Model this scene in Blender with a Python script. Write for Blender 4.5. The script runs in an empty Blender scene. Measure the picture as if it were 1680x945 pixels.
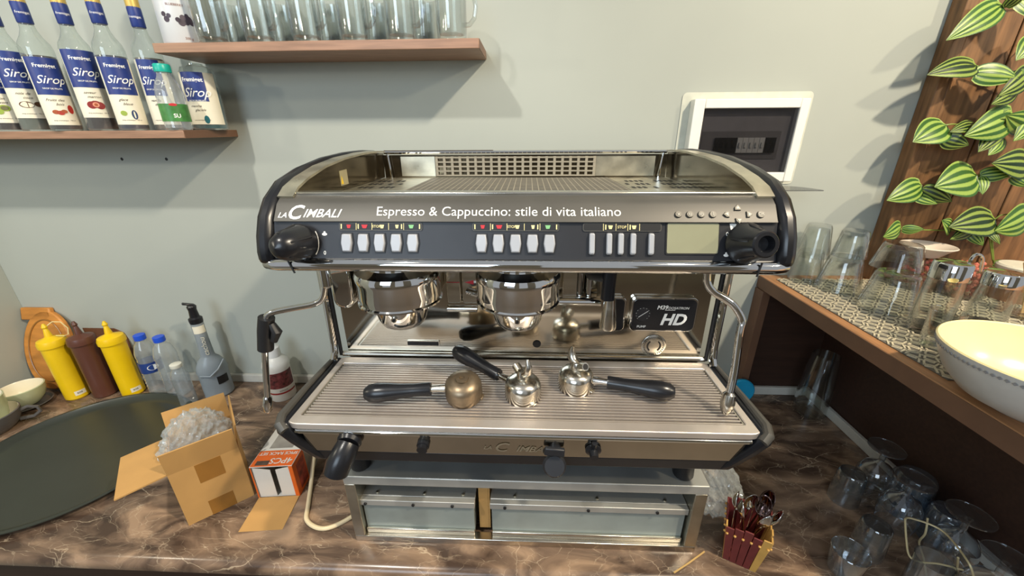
import bpy, math, random
from mathutils import Vector, Matrix, Euler
random.seed(7)
PI = math.pi
SC = bpy.context.scene
COL = SC.collection

# ------------------------------------------------------------------ camera
F, PITCH, YAW, ROLL, EYE = 637.0, 21.6, 2.4, -0.35, Vector((0, 0, .824))
_p, _a, _r = map(math.radians, (PITCH, YAW, ROLL))
_f = Vector((-math.sin(_a)*math.cos(_p), math.cos(_a)*math.cos(_p), -math.sin(_p)))
_rt = Vector((math.cos(_a), math.sin(_a), 0)); _up = _rt.cross(_f)
RT = _rt*math.cos(_r) + _up*math.sin(_r); UP = RT.cross(_f)
cd = bpy.data.cameras.new('camera'); cam = bpy.data.objects.new('camera', cd); COL.objects.link(cam)
cd.sensor_width = 36; cd.lens = F/1680*36; cd.clip_start = .02
cam.matrix_world = Matrix(((RT.x, UP.x, -_f.x, 0), (RT.y, UP.y, -_f.y, 0), (RT.z, UP.z, -_f.z, EYE.z), (0, 0, 0, 1)))
SC.camera = cam
def at(px, py, x=None, y=None, z=None):
    """measured point of the photograph -> point in the room on a known plane"""
    d = RT*(px-840)/F - UP*(py-472.5)/F + _f
    t = (x/d.x) if x is not None else (y/d.y) if y is not None else (z-EYE.z)/d.z
    return EYE + d*t
# ------------------------------------------------------------------ world, lamps, exposure
w = bpy.data.worlds.new('world'); SC.world = w; w.use_nodes = True
bg = w.node_tree.nodes['Background']; bg.inputs[0].default_value = (.90, .94, 1, 1); bg.inputs[1].default_value = .42
vs = SC.view_settings; vs.view_transform = 'Standard'; vs.look = 'None'; vs.exposure = 0.0; vs.gamma = 1; vs.use_curve_mapping = False
def lamp(name, loc, target, size, power, col, sy=None):
    l = bpy.data.lights.new(name, 'AREA'); l.energy = power; l.color = col; l.size = size
    if sy: l.shape = 'RECTANGLE'; l.size_y = sy
    o = bpy.data.objects.new(name, l); COL.objects.link(o); o.location = loc
    o.rotation_euler = (Vector(target)-Vector(loc)).to_track_quat('-Z', 'Y').to_euler()
sl_ = bpy.data.lights.new('ceiling_spot_left', 'SPOT'); sl_.energy = 95; sl_.color = (1, .95, .86); sl_.shadow_soft_size = .04; sl_.spot_size = math.radians(66); sl_.spot_blend = .6
so_ = bpy.data.objects.new('ceiling_spot_left', sl_); COL.objects.link(so_); so_.location = (-.95, -.35, 2.25); so_.rotation_euler = (Vector((-.75, 1.0, .5))-Vector((-.95, -.35, 2.25))).to_track_quat('-Z', 'Y').to_euler()
lamp('ceiling_spot_right', (1.2, -.2, 2.2), (.3, .8, .2), .10, 50, (1, .86, .66))
lamp('side_spot_right', (2.2, -.5, 1.9), (.9, 1.1, .6), .12, 20, (1, .86, .62))
lamp('low_lamp_left', (-1.66, .1, 1.15), (-1.0, 1.1, .2), .06, 3, (1, .9, .72))
lamp('window_daylight', (-1.2, -2.6, 1.6), (0, .8, .5), 1.6, 50, (.70, .85, 1), 1.4)

# ------------------------------------------------------------------ mesh builder
class MB:
    def __init__(s): s.v = []; s.f = []; s.uv = None
    def add(s, vs, fs, M=None):
        n = len(s.v)
        s.v += [tuple(M @ Vector(v)) if M is not None else tuple(v) for v in vs]
        s.f += [tuple(i+n for i in f) for f in fs]; return s
    def box(s, a, b, M=None):
        (x0, y0, z0), (x1, y1, z1) = a, b
        return s.add([(x0,y0,z0),(x1,y0,z0),(x1,y1,z0),(x0,y1,z0),(x0,y0,z1),(x1,y0,z1),(x1,y1,z1),(x0,y1,z1)],
                     [(0,3,2,1),(4,5,6,7),(0,1,5,4),(1,2,6,5),(2,3,7,6),(3,0,4,7)], M)
    def cbox(s, c, d, M=None):
        return s.box([c[i]-d[i]/2 for i in range(3)], [c[i]+d[i]/2 for i in range(3)], M)
    def lathe(s, prof, n=32, M=None, closed=False, squash=None):
        vs, fs = [], []
        for r, z in prof:
            for k in range(n):
                a = 2*PI*k/n; rr = max(r, 1e-5)
                if squash: rr *= squash(a, z)
                vs.append((rr*math.cos(a), rr*math.sin(a), z))
        m = len(prof)
        for j in range(m if closed else m-1):
            for k in range(n):
                q = (j+1) % m
                fs.append((j*n+k, j*n+(k+1) % n, q*n+(k+1) % n, q*n+k))
        return s.add(vs, fs, M)
    def tube(s, pts, r, n=10, M=None, closed=False):
        P = [Vector(p) for p in pts]; m = len(P)
        R = r if isinstance(r, (list, tuple)) else [r]*m
        vs, fs = [], []; u = None
        for i in range(m):
            if closed: t = (P[(i+1) % m]-P[i-1]).normalized()
            else: t = (P[min(i+1, m-1)]-P[max(i-1, 0)]).normalized()
            if u is None:
                u = t.cross(Vector((0, 0, 1)))
                if u.length < .05: u = t.cross(Vector((1, 0, 0)))
            u = (u - t*u.dot(t)).normalized(); w_ = t.cross(u)
            for k in range(n):
                a = 2*PI*k/n; vs.append(P[i] + (u*math.cos(a)+w_*math.sin(a))*R[i])
        for i in range(m if closed else m-1):
            for k in range(n):
                q = (i+1) % m
                fs.append((i*n+k, i*n+(k+1) % n, q*n+(k+1) % n, q*n+k))
        if not closed: fs += [tuple(range(n-1, -1, -1)), tuple(range((m-1)*n, m*n))]
        return s.add(vs, fs, M)
    def prism(s, poly, a, b, axis='x', M=None):
        """poly in the two other axes, extruded along axis from a to b"""
        def p(u, v, t): return {'x': (t, u, v), 'y': (u, t, v), 'z': (u, v, t)}[axis]
        n = len(poly)
        vs = [p(u, v, a) for u, v in poly] + [p(u, v, b) for u, v in poly]
        return s.add(vs, [tuple(range(n)), tuple(range(2*n-1, n-1, -1))] + [(i, i+n, (i+1) % n+n, (i+1) % n) for i in range(n)], M)
    def strip(s, line, thick, a, b, M=None):
        """open y-z polyline given thickness and extruded along x"""
        P = [Vector(p) for p in line]; out = []
        for i, p in enumerate(P):
            t = (P[min(i+1, len(P)-1)]-P[max(i-1, 0)]).normalized(); out.append(p + Vector((t.y, -t.x))*thick)
        n = len(P)
        vs = [(x, q.x, q.y) for x in (a, b) for L in (P, out) for q in L]
        fs = []
        for i in range(n-1):
            fs += [(i, i+1, 2*n+i+1, 2*n+i), (n+i, 3*n+i, 3*n+i+1, n+i+1), (i, n+i, n+i+1, i+1), (2*n+i, 2*n+i+1, 3*n+i+1, 3*n+i)]
        fs += [(0, 2*n, 3*n, n), (n-1, 2*n-1, 4*n-1, 3*n-1)]
        return s.add(vs, fs, M)
    def grid(s, fn, nu, nv, M=None):
        vs = [fn(i/nu, j/nv) for j in range(nv+1) for i in range(nu+1)]
        fs = [(j*(nu+1)+i, j*(nu+1)+i+1, (j+1)*(nu+1)+i+1, (j+1)*(nu+1)+i) for j in range(nv) for i in range(nu)]
        return s.add(vs, fs, M)
    def build(s, name, m, parent=None, world=True, bev=0, sharp=35, solid=0, subd=0, **props):
        off = Vector(parent.location) if (parent is not None and world and parent.type == 'EMPTY' or parent is not None and world and parent.get('_w')) else Vector((0, 0, 0))
        if parent is not None and world and parent.get('_off'): off = Vector(parent['_off'])
        me = bpy.data.meshes.new(name)
        me.from_pydata([tuple(Vector(v)-off) for v in s.v], [], s.f); me.validate(); me.update()
        import bmesh
        bm = bmesh.new(); bm.from_mesh(me); bmesh.ops.recalc_face_normals(bm, faces=bm.faces); bm.to_mesh(me); bm.free()
        me.shade_smooth(); me.set_sharp_from_angle(angle=math.radians(sharp))
        me.materials.append(m)
        o = bpy.data.objects.new(name, me); COL.objects.link(o)
        if parent is not None: o.parent = parent
        if off.length: o['_off'] = list(off)
        if solid:
            md = o.modifiers.new('solid', 'SOLIDIFY'); md.thickness = solid; md.offset = -1
        if bev:
            md = o.modifiers.new('bevel', 'BEVEL'); md.width = bev; md.segments = 2; md.limit_method = 'ANGLE'; md.angle_limit = math.radians(40)
        if subd:
            md = o.modifiers.new('sub', 'SUBSURF'); md.levels = subd; md.render_levels = subd
        for k, v in props.items(): o[k] = v
        return o
def thing(name, label, cat, loc=(0, 0, 0), rot=(0, 0, 0), group=None):
    o = bpy.data.objects.new(name, None); COL.objects.link(o); o.location = loc; o.rotation_euler = rot
    o.empty_display_size = .03
    o['label'] = label; o['category'] = cat
    if group: o['group'] = group
    return o
def tag(o, label, cat, group=None):
    o['label'] = label; o['category'] = cat
    if group: o['group'] = group
    return o
def dup(root, loc=None, rot=None, label=None, group=None):
    r = root.copy(); COL.objects.link(r)
    if loc is not None: r.location = loc
    if rot is not None: r.rotation_euler = rot
    if label: r['label'] = label
    if group: r['group'] = group
    for ch in root.children:
        c = ch.copy(); COL.objects.link(c); c.parent = r
        for g in ch.children:
            d = g.copy(); COL.objects.link(d); d.parent = c
    return r
def T(x=0, y=0, z=0): return Matrix.Translation((x, y, z))
def Rm(a, ax): return Matrix.Rotation(a, 4, ax)
def align(p0, p1):
    d = Vector(p1)-Vector(p0); return T(*p0) @ d.to_track_quat('Z', 'Y').to_matrix().to_4x4()
def rrect(x0, y0, x1, y1, r, n=5):
    out = []
    for cx, cy, a0 in ((x1-r, y1-r, 0), (x0+r, y1-r, PI/2), (x0+r, y0+r, PI), (x1-r, y0+r, 1.5*PI)):
        for k in range(n+1):
            a = a0 + PI/2*k/n; out.append((cx+r*math.cos(a), cy+r*math.sin(a)))
    return out
def smooth(P, n=6):
    P = [Vector(p) for p in P]; out = []
    for i in range(len(P)-1):
        a, b, c_, d = P[max(i-1, 0)], P[i], P[i+1], P[min(i+2, len(P)-1)]
        for k in range(n):
            s = k/n; out.append(.5*((2*b)+(c_-a)*s+(2*a-5*b+4*c_-d)*s*s+(3*b-a-3*c_+d)*s**3))
    return out+[P[-1]]
_tc = {}
def text_geo(s, size, shear=0, bold=0, align_='CENTER'):
    key = (s, size, shear, bold, align_)
    if key not in _tc:
        cu = bpy.data.curves.new('t', 'FONT'); cu.body = s; cu.size = size; cu.shear = shear; cu.offset = bold*size
        cu.align_x = align_; cu.align_y = 'CENTER'; cu.resolution_u = 3; cu.fill_mode = 'FRONT'
        ob = bpy.data.objects.new('t', cu); COL.objects.link(ob)
        me = bpy.data.meshes.new_from_object(ob)
        _tc[key] = ([tuple(v.co) for v in me.vertices], [tuple(p.vertices) for p in me.polygons])
        bpy.data.objects.remove(ob); bpy.data.curves.remove(cu); bpy.data.meshes.remove(me)
    return _tc[key]
def text_on(mb, s, size, o, xd, yd, lift=.0006, **k):
    """flat lettering on the plane through o spanned by xd (reading direction) and yd (up)"""
    vs, fs = text_geo(s, size, **k)
    o, xd, yd = Vector(o), Vector(xd).normalized(), Vector(yd).normalized(); n = xd.cross(yd)
    mb.add([o + xd*v[0] + yd*v[1] + n*lift for v in vs], fs); return mb
def text_bend(mb, s, size, r, th, z, **k):
    vs, fs = text_geo(s, size, **k)
    mb.add([(r*math.sin(th+v[0]/r), -r*math.cos(th+v[0]/r), z+v[1]) for v in vs], fs); return mb
def poly_bend(mb, pts, r, th, z):
    n = len(pts); mb.add([(r*math.sin(th+p[0]/r), -r*math.cos(th+p[0]/r), z+p[1]) for p in pts], [tuple(range(n))])
def ell(cx, cy, a, b, n=14, rot=0):
    return [(cx+a*math.cos(t)*math.cos(rot)-b*math.sin(t)*math.sin(rot), cy+a*math.cos(t)*math.sin(rot)+b*math.sin(t)*math.cos(rot)) for t in [2*PI*k/n for k in range(n)]]

# ------------------------------------------------------------------ materials
def srgb(r, g, b):
    f = lambda c: (c/255/12.92) if c/255 <= .04045 else ((c/255+.055)/1.055)**2.4
    return (f(r), f(g), f(b), 1)
def pm(name, col, rough=.5, metal=0, var=.08, scale=30, stretch=(1, 1, 1), bump=0, rvar=0, **kw):
    m = bpy.data.materials.new(name); m.use_nodes = True; nt = m.node_tree; N = nt.nodes; L = nt.links
    b = N['Principled BSDF']; b.inputs['Metallic'].default_value = metal; b.inputs['Roughness'].default_value = rough
    c = srgb(*col)
    tc = N.new('ShaderNodeTexCoord'); mp = N.new('ShaderNodeMapping'); mp.inputs['Scale'].default_value = stretch
    L.new(tc.outputs['Object'], mp.inputs[0])
    nz = N.new('ShaderNodeTexNoise'); nz.inputs['Scale'].default_value = scale; nz.inputs['Detail'].default_value = 4
    L.new(mp.outputs[0], nz.inputs['Vector'])
    rp = N.new('ShaderNodeValToRGB'); rp.color_ramp.elements[0].position = .3; rp.color_ramp.elements[1].position = .7
    rp.color_ramp.elements[0].color = tuple(x*(1-var) for x in c[:3])+(1,); rp.color_ramp.elements[1].color = tuple(min(1, x*(1+var)) for x in c[:3])+(1,)
    L.new(nz.outputs['Fac'], rp.inputs[0]); L.new(rp.outputs[0], b.inputs['Base Color'])
    if rvar:
        mr = N.new('ShaderNodeMapRange'); mr.inputs[3].default_value = max(.02, rough-rvar); mr.inputs[4].default_value = rough+rvar
        L.new(nz.outputs['Fac'], mr.inputs[0]); L.new(mr.outputs[0], b.inputs['Roughness'])
    if bump:
        bp = N.new('ShaderNodeBump'); bp.inputs['Strength'].default_value = bump; bp.inputs['Distance'].default_value = .002
        L.new(nz.outputs['Fac'], bp.inputs['Height']); L.new(bp.outputs[0], b.inputs['Normal'])
    for k, v in kw.items(): b.inputs[k.replace('_', ' ')].default_value = v
    return m
def glass_mat(name, tint=(.94, .96, .955), edge=.85, body=.0, base=.06):
    """thin clear glass: see-through face on, reflecting towards the rim of the form"""
    m = bpy.data.materials.new(name); m.use_nodes = True; nt = m.node_tree; N = nt.nodes; L = nt.links
    N.remove(N['Principled BSDF']); out = N['Material Output']
    tr = N.new('ShaderNodeBsdfTransparent'); tr.inputs[0].default_value = tint+(1,)
    gl = N.new('ShaderNodeBsdfGlossy'); gl.inputs['Roughness'].default_value = .03
    lw = N.new('ShaderNodeLayerWeight'); lw.inputs['Blend'].default_value = .5
    pw = N.new('ShaderNodeMath'); pw.operation = 'POWER'; pw.inputs[1].default_value = 1.7; L.new(lw.outputs['Facing'], pw.inputs[0])
    sc = N.new('ShaderNodeMath'); sc.operation = 'MULTIPLY_ADD'; sc.inputs[1].default_value = edge; sc.inputs[2].default_value = base; L.new(pw.outputs[0], sc.inputs[0])
    nz = N.new('ShaderNodeTexNoise'); nz.inputs['Scale'].default_value = 28
    tc = N.new('ShaderNodeTexCoord'); L.new(tc.outputs['Object'], nz.inputs['Vector'])
    bp = N.new('ShaderNodeBump'); bp.inputs['Strength'].default_value = .12; L.new(nz.outputs['Fac'], bp.inputs['Height']); L.new(bp.outputs[0], gl.inputs['Normal'])
    mx = N.new('ShaderNodeMixShader'); L.new(sc.outputs[0], mx.inputs[0]); L.new(tr.outputs[0], mx.inputs[1]); L.new(gl.outputs[0], mx.inputs[2])
    last = mx
    if body:
        df = N.new('ShaderNodeBsdfDiffuse'); df.inputs[0].default_value = (.75, .8, .8, 1)
        m2 = N.new('ShaderNodeMixShader'); m2.inputs[0].default_value = body; L.new(mx.outputs[0], m2.inputs[1]); L.new(df.outputs[0], m2.inputs[2]); last = m2
    L.new(last.outputs[0], out.inputs[0]); return m
M = {}
M['wall'] = pm('wall_paint', (170, 175, 167), .85, var=.03, scale=3, bump=.05)
M['wall_rear'] = pm('rear_wall_paint', (150, 140, 120), .8)
M['steel'] = pm('brushed_steel', (205, 200, 188), .22, 1, var=.10, scale=14, stretch=(1, 6, 6), rvar=.08)
M['steel_dull'] = pm('worn_steel', (190, 184, 168), .34, 1, var=.18, scale=18, rvar=.12)
M['chrome'] = pm('chrome', (225, 225, 222), .05, 1, var=.03)
M['mirror'] = pm('polished_steel', (196, 190, 176), .09, 1, var=.10, scale=9, rvar=.03)
M['zinc'] = pm('zinc_sheet', (158, 168, 164), .5, .45, var=.15, scale=10, rvar=.12)
M['black'] = pm('black_plastic', (26, 27, 31), .28, var=.15, bump=.02)
M['black_soft'] = pm('black_rubber', (24, 24, 26), .5, var=.1)
M['panel'] = pm('dark_panel', (38, 39, 43), .42, .1, var=.08)
M['band'] = pm('grey_metal_band', (86, 84, 79), .48, .35, var=.12, scale=8, rvar=.06)
M['white'] = pm('white_print', (245, 245, 240), .5, var=.02)
M['button'] = pm('silver_button', (172, 175, 180), .45, .2, var=.04)
M['pad_grey'] = pm('pad_grey', (84, 82, 76), .45, .3)
M['symbol'] = pm('pale_symbol', (200, 196, 182), .6)
M['lcd'] = pm('lcd_glass', (146, 146, 120), .3, var=.03)
M['yellowprint'] = pm('yellow_print', (225, 190, 40), .6)
M['redprint'] = pm('red_print', (196, 40, 48), .5)
M['greenprint'] = pm('green_print', (130, 190, 130), .5)
M['creamprint'] = pm('cream_print', (235, 222, 160), .5)
M['basin'] = pm('drain_basin', (64, 48, 56), .5, .2, var=.25, scale=12)
M['shelf'] = pm('shelf_laminate', (156, 120, 96), .45, var=.22, scale=9, stretch=(1, 14, 14))
M['shelf_dark'] = pm('shelf_side', (112, 82, 62), .5, var=.15, scale=9)
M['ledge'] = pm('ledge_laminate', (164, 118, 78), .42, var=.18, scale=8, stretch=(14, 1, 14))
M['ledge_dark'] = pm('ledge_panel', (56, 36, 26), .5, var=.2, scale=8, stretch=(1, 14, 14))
M['plank'] = pm('plank_wood', (120, 86, 54), .55, var=.4, scale=7, stretch=(12, 12, 1.2), bump=.15)
M['trim'] = pm('grey_trim', (196, 194, 184), .5, var=.05)
M['cardboard'] = pm('cardboard', (190, 146, 86), .85, var=.08, scale=12, bump=.05)
M['tape'] = pm('brown_tape', (150, 104, 46), .3, var=.05)
M['glass'] = glass_mat('clear_glass')
M['goblet'] = glass_mat('goblet_glass', (.88, .92, .95), 1.0, .015, .13)
M['glass_blue'] = glass_mat('blue_tinted_glass', (.66, .76, .88), .9, .03, .13)
M['glass_dark'] = glass_mat('smoked_plastic', (.66, .66, .68), .4)
M['pet'] = glass_mat('clear_bottle_plastic', (.95, .97, .98), .9, .16)
M['film'] = glass_mat('crumpled_film', (.93, .93, .91), .7, .22)
M['bottle_glass'] = glass_mat('bottle_glass', (.90, .94, .91), .5, .10)
M['cream'] = pm('cream_glaze', (240, 226, 168), .25, var=.03)
M['bowl_out'] = pm('bowl_outside', (205, 203, 196), .3, var=.06)

# ------------------------------------------------------------------ setting
def struct(o): o['kind'] = 'structure'; return o
WY = 1.15
struct(MB().box((-1.78, WY, -.95), (2.4, WY+.1, 2.6)).build('wall_back', M['wall']))
struct(MB().box((-1.84, -.2, -.95), (-1.735, WY-.0005, 2.6)).build('wall_left', M['wall']))
struct(MB().box((-4, -3.3, -.95), (-1.9, -3.2, 2.6)).box((-.5, -3.3, -.95), (.3, -3.2, 2.6)).box((1.9, -3.3, -.95), (4, -3.2, 2.6))
       .box((-1.9, -3.3, -.95), (-.5, -3.2, .1)).box((.3, -3.3, -.95), (1.9, -3.2, .1)).build('wall_rear', M['wall_rear']))
struct(MB().box((-4, -3.2, -1.0), (4, WY, -.95)).build('floor', pm('floor_tile', (120, 105, 90), .4)))
# counter slab with a rolled front edge
mm = bpy.data.materials.new('brown_marble'); mm.use_nodes = True
def marble(m):
    nt = m.node_tree; N = nt.nodes; L = nt.links; b = N['Principled BSDF']; b.inputs['Roughness'].default_value = .22
    tc = N.new('ShaderNodeTexCoord'); mp = N.new('ShaderNodeMapping'); mp.inputs['Rotation'].default_value = (0, 0, .7); mp.inputs['Scale'].default_value = (1, 2.2, 1)
    L.new(tc.outputs['Object'], mp.inputs[0])
    n1 = N.new('ShaderNodeTexNoise'); n1.inputs['Scale'].default_value = 7; n1.inputs['Detail'].default_value = 8; n1.inputs['Distortion'].default_value = 1.2; L.new(mp.outputs[0], n1.inputs[0])
    r1 = N.new('ShaderNodeValToRGB'); e = r1.color_ramp.elements
    e[0].position = .36; e[0].color = srgb(72, 57, 47); e[1].position = .64; e[1].color = srgb(158, 131, 106)
    k = e.new(.5); k.color = srgb(116, 95, 78)
    L.new(n1.outputs['Fac'], r1.inputs[0])
    n2 = N.new('ShaderNodeTexNoise'); n2.inputs['Scale'].default_value = 3.5; n2.inputs['Detail'].default_value = 6; L.new(mp.outputs[0], n2.inputs[0])
    mix = N.new('ShaderNodeMix'); mix.data_type = 'RGBA'; mix.inputs[0].default_value = .22; L.new(mp.outputs[0], mix.inputs[6]); L.new(n2.outputs['Color'], mix.inputs[7])
    last = r1.outputs[0]
    for sc, wd, st in ((6, .008, .5), (13, .013, .4), (26, .022, .28)):
        v = N.new('ShaderNodeTexVoronoi'); v.feature = 'DISTANCE_TO_EDGE'; v.inputs['Scale'].default_value = sc; L.new(mix.outputs[2], v.inputs['Vector'])
        r = N.new('ShaderNodeMapRange'); r.inputs[1].default_value = 0; r.inputs[2].default_value = wd; r.inputs[3].default_value = st; r.inputs[4].default_value = 0; L.new(v.outputs[0], r.inputs[0])
        n3 = N.new('ShaderNodeTexNoise'); n3.inputs['Scale'].default_value = sc*1.1; L.new(tc.outputs['Object'], n3.inputs[0])
        mr = N.new('ShaderNodeMapRange'); mr.inputs[1].default_value = .45; mr.inputs[2].default_value = .6; L.new(n3.outputs['Fac'], mr.inputs[0])
        mu = N.new('ShaderNodeMath'); mu.operation = 'MULTIPLY'; L.new(r.outputs[0], mu.inputs[0]); L.new(mr.outputs[0], mu.inputs[1])
        x = N.new('ShaderNodeMix'); x.data_type = 'RGBA'; L.new(mu.outputs[0], x.inputs[0]); L.new(last, x.inputs[6]); x.inputs[7].default_value = srgb(226, 204, 172); last = x.outputs[2]
    L.new(last, b.inputs['Base Color'])
marble(mm)
edge = [(WY, 0), (.53, 0), (.519, -.003), (.512, -.011), (.510, -.020), (.512, -.030), (.52, -.036), (WY, -.036)]
struct(MB().prism(edge, -1.7345, .96).build('counter', mm))
struct(MB().box((-1.7345, .545, -.95), (.96, WY, -.037)).build('counter_cabinet', M['ledge_dark']))
struct(MB().box((-1.7345, WY-.014, 0), (.70, WY-.0005, .030)).build('baseboard_back', M['trim'], bev=.002))
struct(MB().box((.735, WY-.03, .0005), (.948, WY-.018, .030)).build('baseboard_corner', M['trim'], bev=.002))
struct(MB().box((.936, .30, .0005), (.948, WY-.032, .030)).build('baseboard_right', M['trim'], bev=.002))
# ledge cabinet on the right
lc = thing('ledge_cabinet', 'brown laminate ledge with dark open space under it, right of the coffee machine', 'shelf unit', (.71, .7, 0))
MB().box((.71, .20, .382), (1.75, WY-.001, .42)).build('top', M['ledge'], lc, bev=.002)
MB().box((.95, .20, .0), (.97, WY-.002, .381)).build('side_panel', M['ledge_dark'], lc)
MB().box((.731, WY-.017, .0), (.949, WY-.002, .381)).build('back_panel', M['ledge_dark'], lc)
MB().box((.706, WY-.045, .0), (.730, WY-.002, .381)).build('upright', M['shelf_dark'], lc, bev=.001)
MB().box((.7085, .20, .383), (.7099, WY-.001, .4185)).build('edge_band', M['shelf_dark'], lc)

# plank panel behind the garlands
pp = thing('plank_panel', 'brown wooden plank panel on the wall behind the leaf garlands', 'wall panel', (1.4, WY-.02, .42))
xs = [1.0, 1.032, 1.15, 1.29, 1.42, 1.56, 1.70, 1.86]
for i in range(len(xs)-1):
    MB().box((xs[i]+.002, WY-(.034 if i else .040), .4205), (xs[i+1]-.002, WY-.001, 1.9)).build('plank', M['plank'], pp, bev=.002)

# wall shelves
def shelf(label, x0, x1, y0, z0, th, tilt, xo=0):
    t = thing('wall_shelf', label, 'shelf', ((x0+x1)/2, WY, z0), (tilt, 0, 0))
    hw = (x1-x0)/2
    MB().box((-hw, y0-WY, 0), (hw, -.001, th)).build('board', M['shelf'], t, world=False, bev=.0015)
    MB().box((hw, y0-WY+.001, .0005), (hw+.001, -.002, th-.0005)).build('edge_band', M['shelf_dark'], t, world=False)
    return t
shelf('lower brown wall shelf carrying the syrup bottles', -1.70, -.822, .965, .822, .018, math.radians(.8))
shelf('upper brown wall shelf carrying the glass mugs', -.865, -.112, 1.0, 1.003, .020, 0)
for px in (200, 273):
    p = at(px, 261, y=WY)
    tag(MB().lathe([(0, -.002), (.004, -.002), (.0045, 0), (.003, .001), (0, .001)], 12, T(*p) @ Rm(PI/2, 'X')).build('wall_plug', M['black_soft']), 'small dark screw hole in wall below lower shelf, %s one' % ('left' if px == 200 else 'right'), 'wall plug')

# ------------------------------------------------------------------ breaker panel
p0 = at(1140, 163, y=WY-.03); bx0, bx1, bz0, bz1 = .425, .715, .700, .905
bp = thing('breaker_panel', 'white breaker box with smoked window set in the wall behind the machine', 'electrical panel', (.57, WY, .80))
fr = MB()
for a, b in (((bx0, bz0), (bx0+.028, bz1)), ((bx1-.022, bz0), (bx1, bz1)), ((bx0+.0285, bz1-.022), (bx1-.0225, bz1)), ((bx0+.0285, bz0), (bx1-.0225, bz0+.024))):
    fr.box((a[0], WY-.032, a[1]), (b[0], WY-.003, b[1]))
M['panel_white'] = pm('panel_white', (236, 234, 224), .4, var=.02)
fr.build('frame', M['panel_white'], bp, bev=.002)
MB().prism(rrect(bx0-.022, bz0-.01, bx1+.022, bz1+.018, .012), WY-.002, WY-.0004, 'y').build('plaster_patch', pm('plaster_patch', (200, 202, 188), .8, var=.08), bp)
MB().box((bx0+.027, WY-.012, bz0+.022), (bx1-.021, WY-.003, bz1-.021)).build('recess', pm('recess_grey', (140, 136, 134), .6), bp)
MB().box((bx0+.04, WY-.014, bz0+.058), (bx1-.045, WY-.0125, bz0+.128)).build('rail_cover', pm('rail_cover', (112, 108, 106), .5), bp)
xb = bx0+.045
for i in range(13):
    dark = i < 6 or i > 10
    if i < 2: xb += .0145; continue
    s = MB().box((xb, WY-.020, bz0+.074), (xb+.0135, WY-.0145, bz0+.112)).box((xb+.004, WY-.024, bz0+.088), (xb+.0095, WY-.0195, bz0+.100))
    s.build('breaker_switch', M['black'] if dark else M['trim'], bp); xb += .0145
MB().box((bx0+.029, WY-.028, bz0+.025), (bx1-.023, WY-.0265, bz1-.023)).build('smoked_window', M['glass_dark'], bp)
# flap hanging open from the bottom of the frame
fl = [(bx0+.03, WY-.034), (bx1-.01, WY-.034)] + [(bx1+.0-.02+.05*math.sin(t), WY-.034-.085*(1-math.cos(t))) for t in [PI/2*k/6 for k in range(1, 7)]]+[(bx0+.03, WY-.119)]
MB().prism(fl, bz0-.014, bz0-.0115, 'z').build('hinged_cover', M['glass_dark'], bp)

M['satin'] = pm('satin_steel', (196, 196, 190), .45, .7, var=.12, scale=10, rvar=.08)
# ------------------------------------------------------------------ stand under the machine
st = thing('machine_stand', 'low stainless steel stand with zinc drawers under the coffee machine', 'stand', (-.005, .8, 0))
x0, x1, y0, y1 = -.368, .358, .571, 1.06
MB().box((x0, y0, .166), (x1, y1, .188)).build('top_plate', M['satin'], st, bev=.002)
MB().box((x0, y0+.001, 0), (x1, y0+.02, .016)).build('bottom_rail', M['steel'], st, bev=.0015)
for a, b in ((x0, x0+.022), (x1-.024, x1)):
    MB().box((a, y0+.0005, .0165), (b, y1, .1655)).build('side_panel', M['steel_dull'], st, bev=.0015)
MB().box((x0+.023, y1-.006, .001), (x1-.025, y1-.002, .165)).build('back_sheet', M['steel_dull'], st)
def zdrawer(a, b, label):
    o = MB().box((a, .586, .022), (b, .589, .108)).build('drawer', M['zinc'], st)
    o['label'] = label
    MB().box((a-.003, .580, .098), (b+.003, .592, .113)).box((a-.003, .5925, .1085), (b+.003, .66, .113)).build('top_flange', M['satin'], o, bev=.001)
    MB().box((a, .580, .0165), (b, .5855, .030)).build('bottom_flange', M['steel'], o, bev=.001)
    MB().box((a, .589, .022), (a+.002, .95, .108)).box((b-.002, .589, .022), (b, .95, .108)).box((a+.002, .589, .018), (b-.002, .95, .0215)).build('body', M['zinc'], o)
    for t in (.12, .55, .9):
        xx = a+(b-a)*t
        MB().lathe([(0, .003), (.003, .0025), (.0035, 0)], 10, T(xx, .60, .1132)).build('rivet', M['steel_dull'], o)
        MB().lathe([(0, .003), (.003, .0025), (.0035, 0)], 10, T(xx-.02, .5795, .104) @ Rm(PI/2, 'X')).build('rivet', M['black_soft'], o)
zdrawer(-.344, -.108, 'short left zinc drawer')
zdrawer(-.070, .330, 'long right zinc drawer')
MB().box((-.099, .60, .017), (-.079, .604, .145)).box((-.0785, .60, .017), (-.0755, .80, .145)).build('cardboard_divider', M['cardboard'], st)

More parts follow.
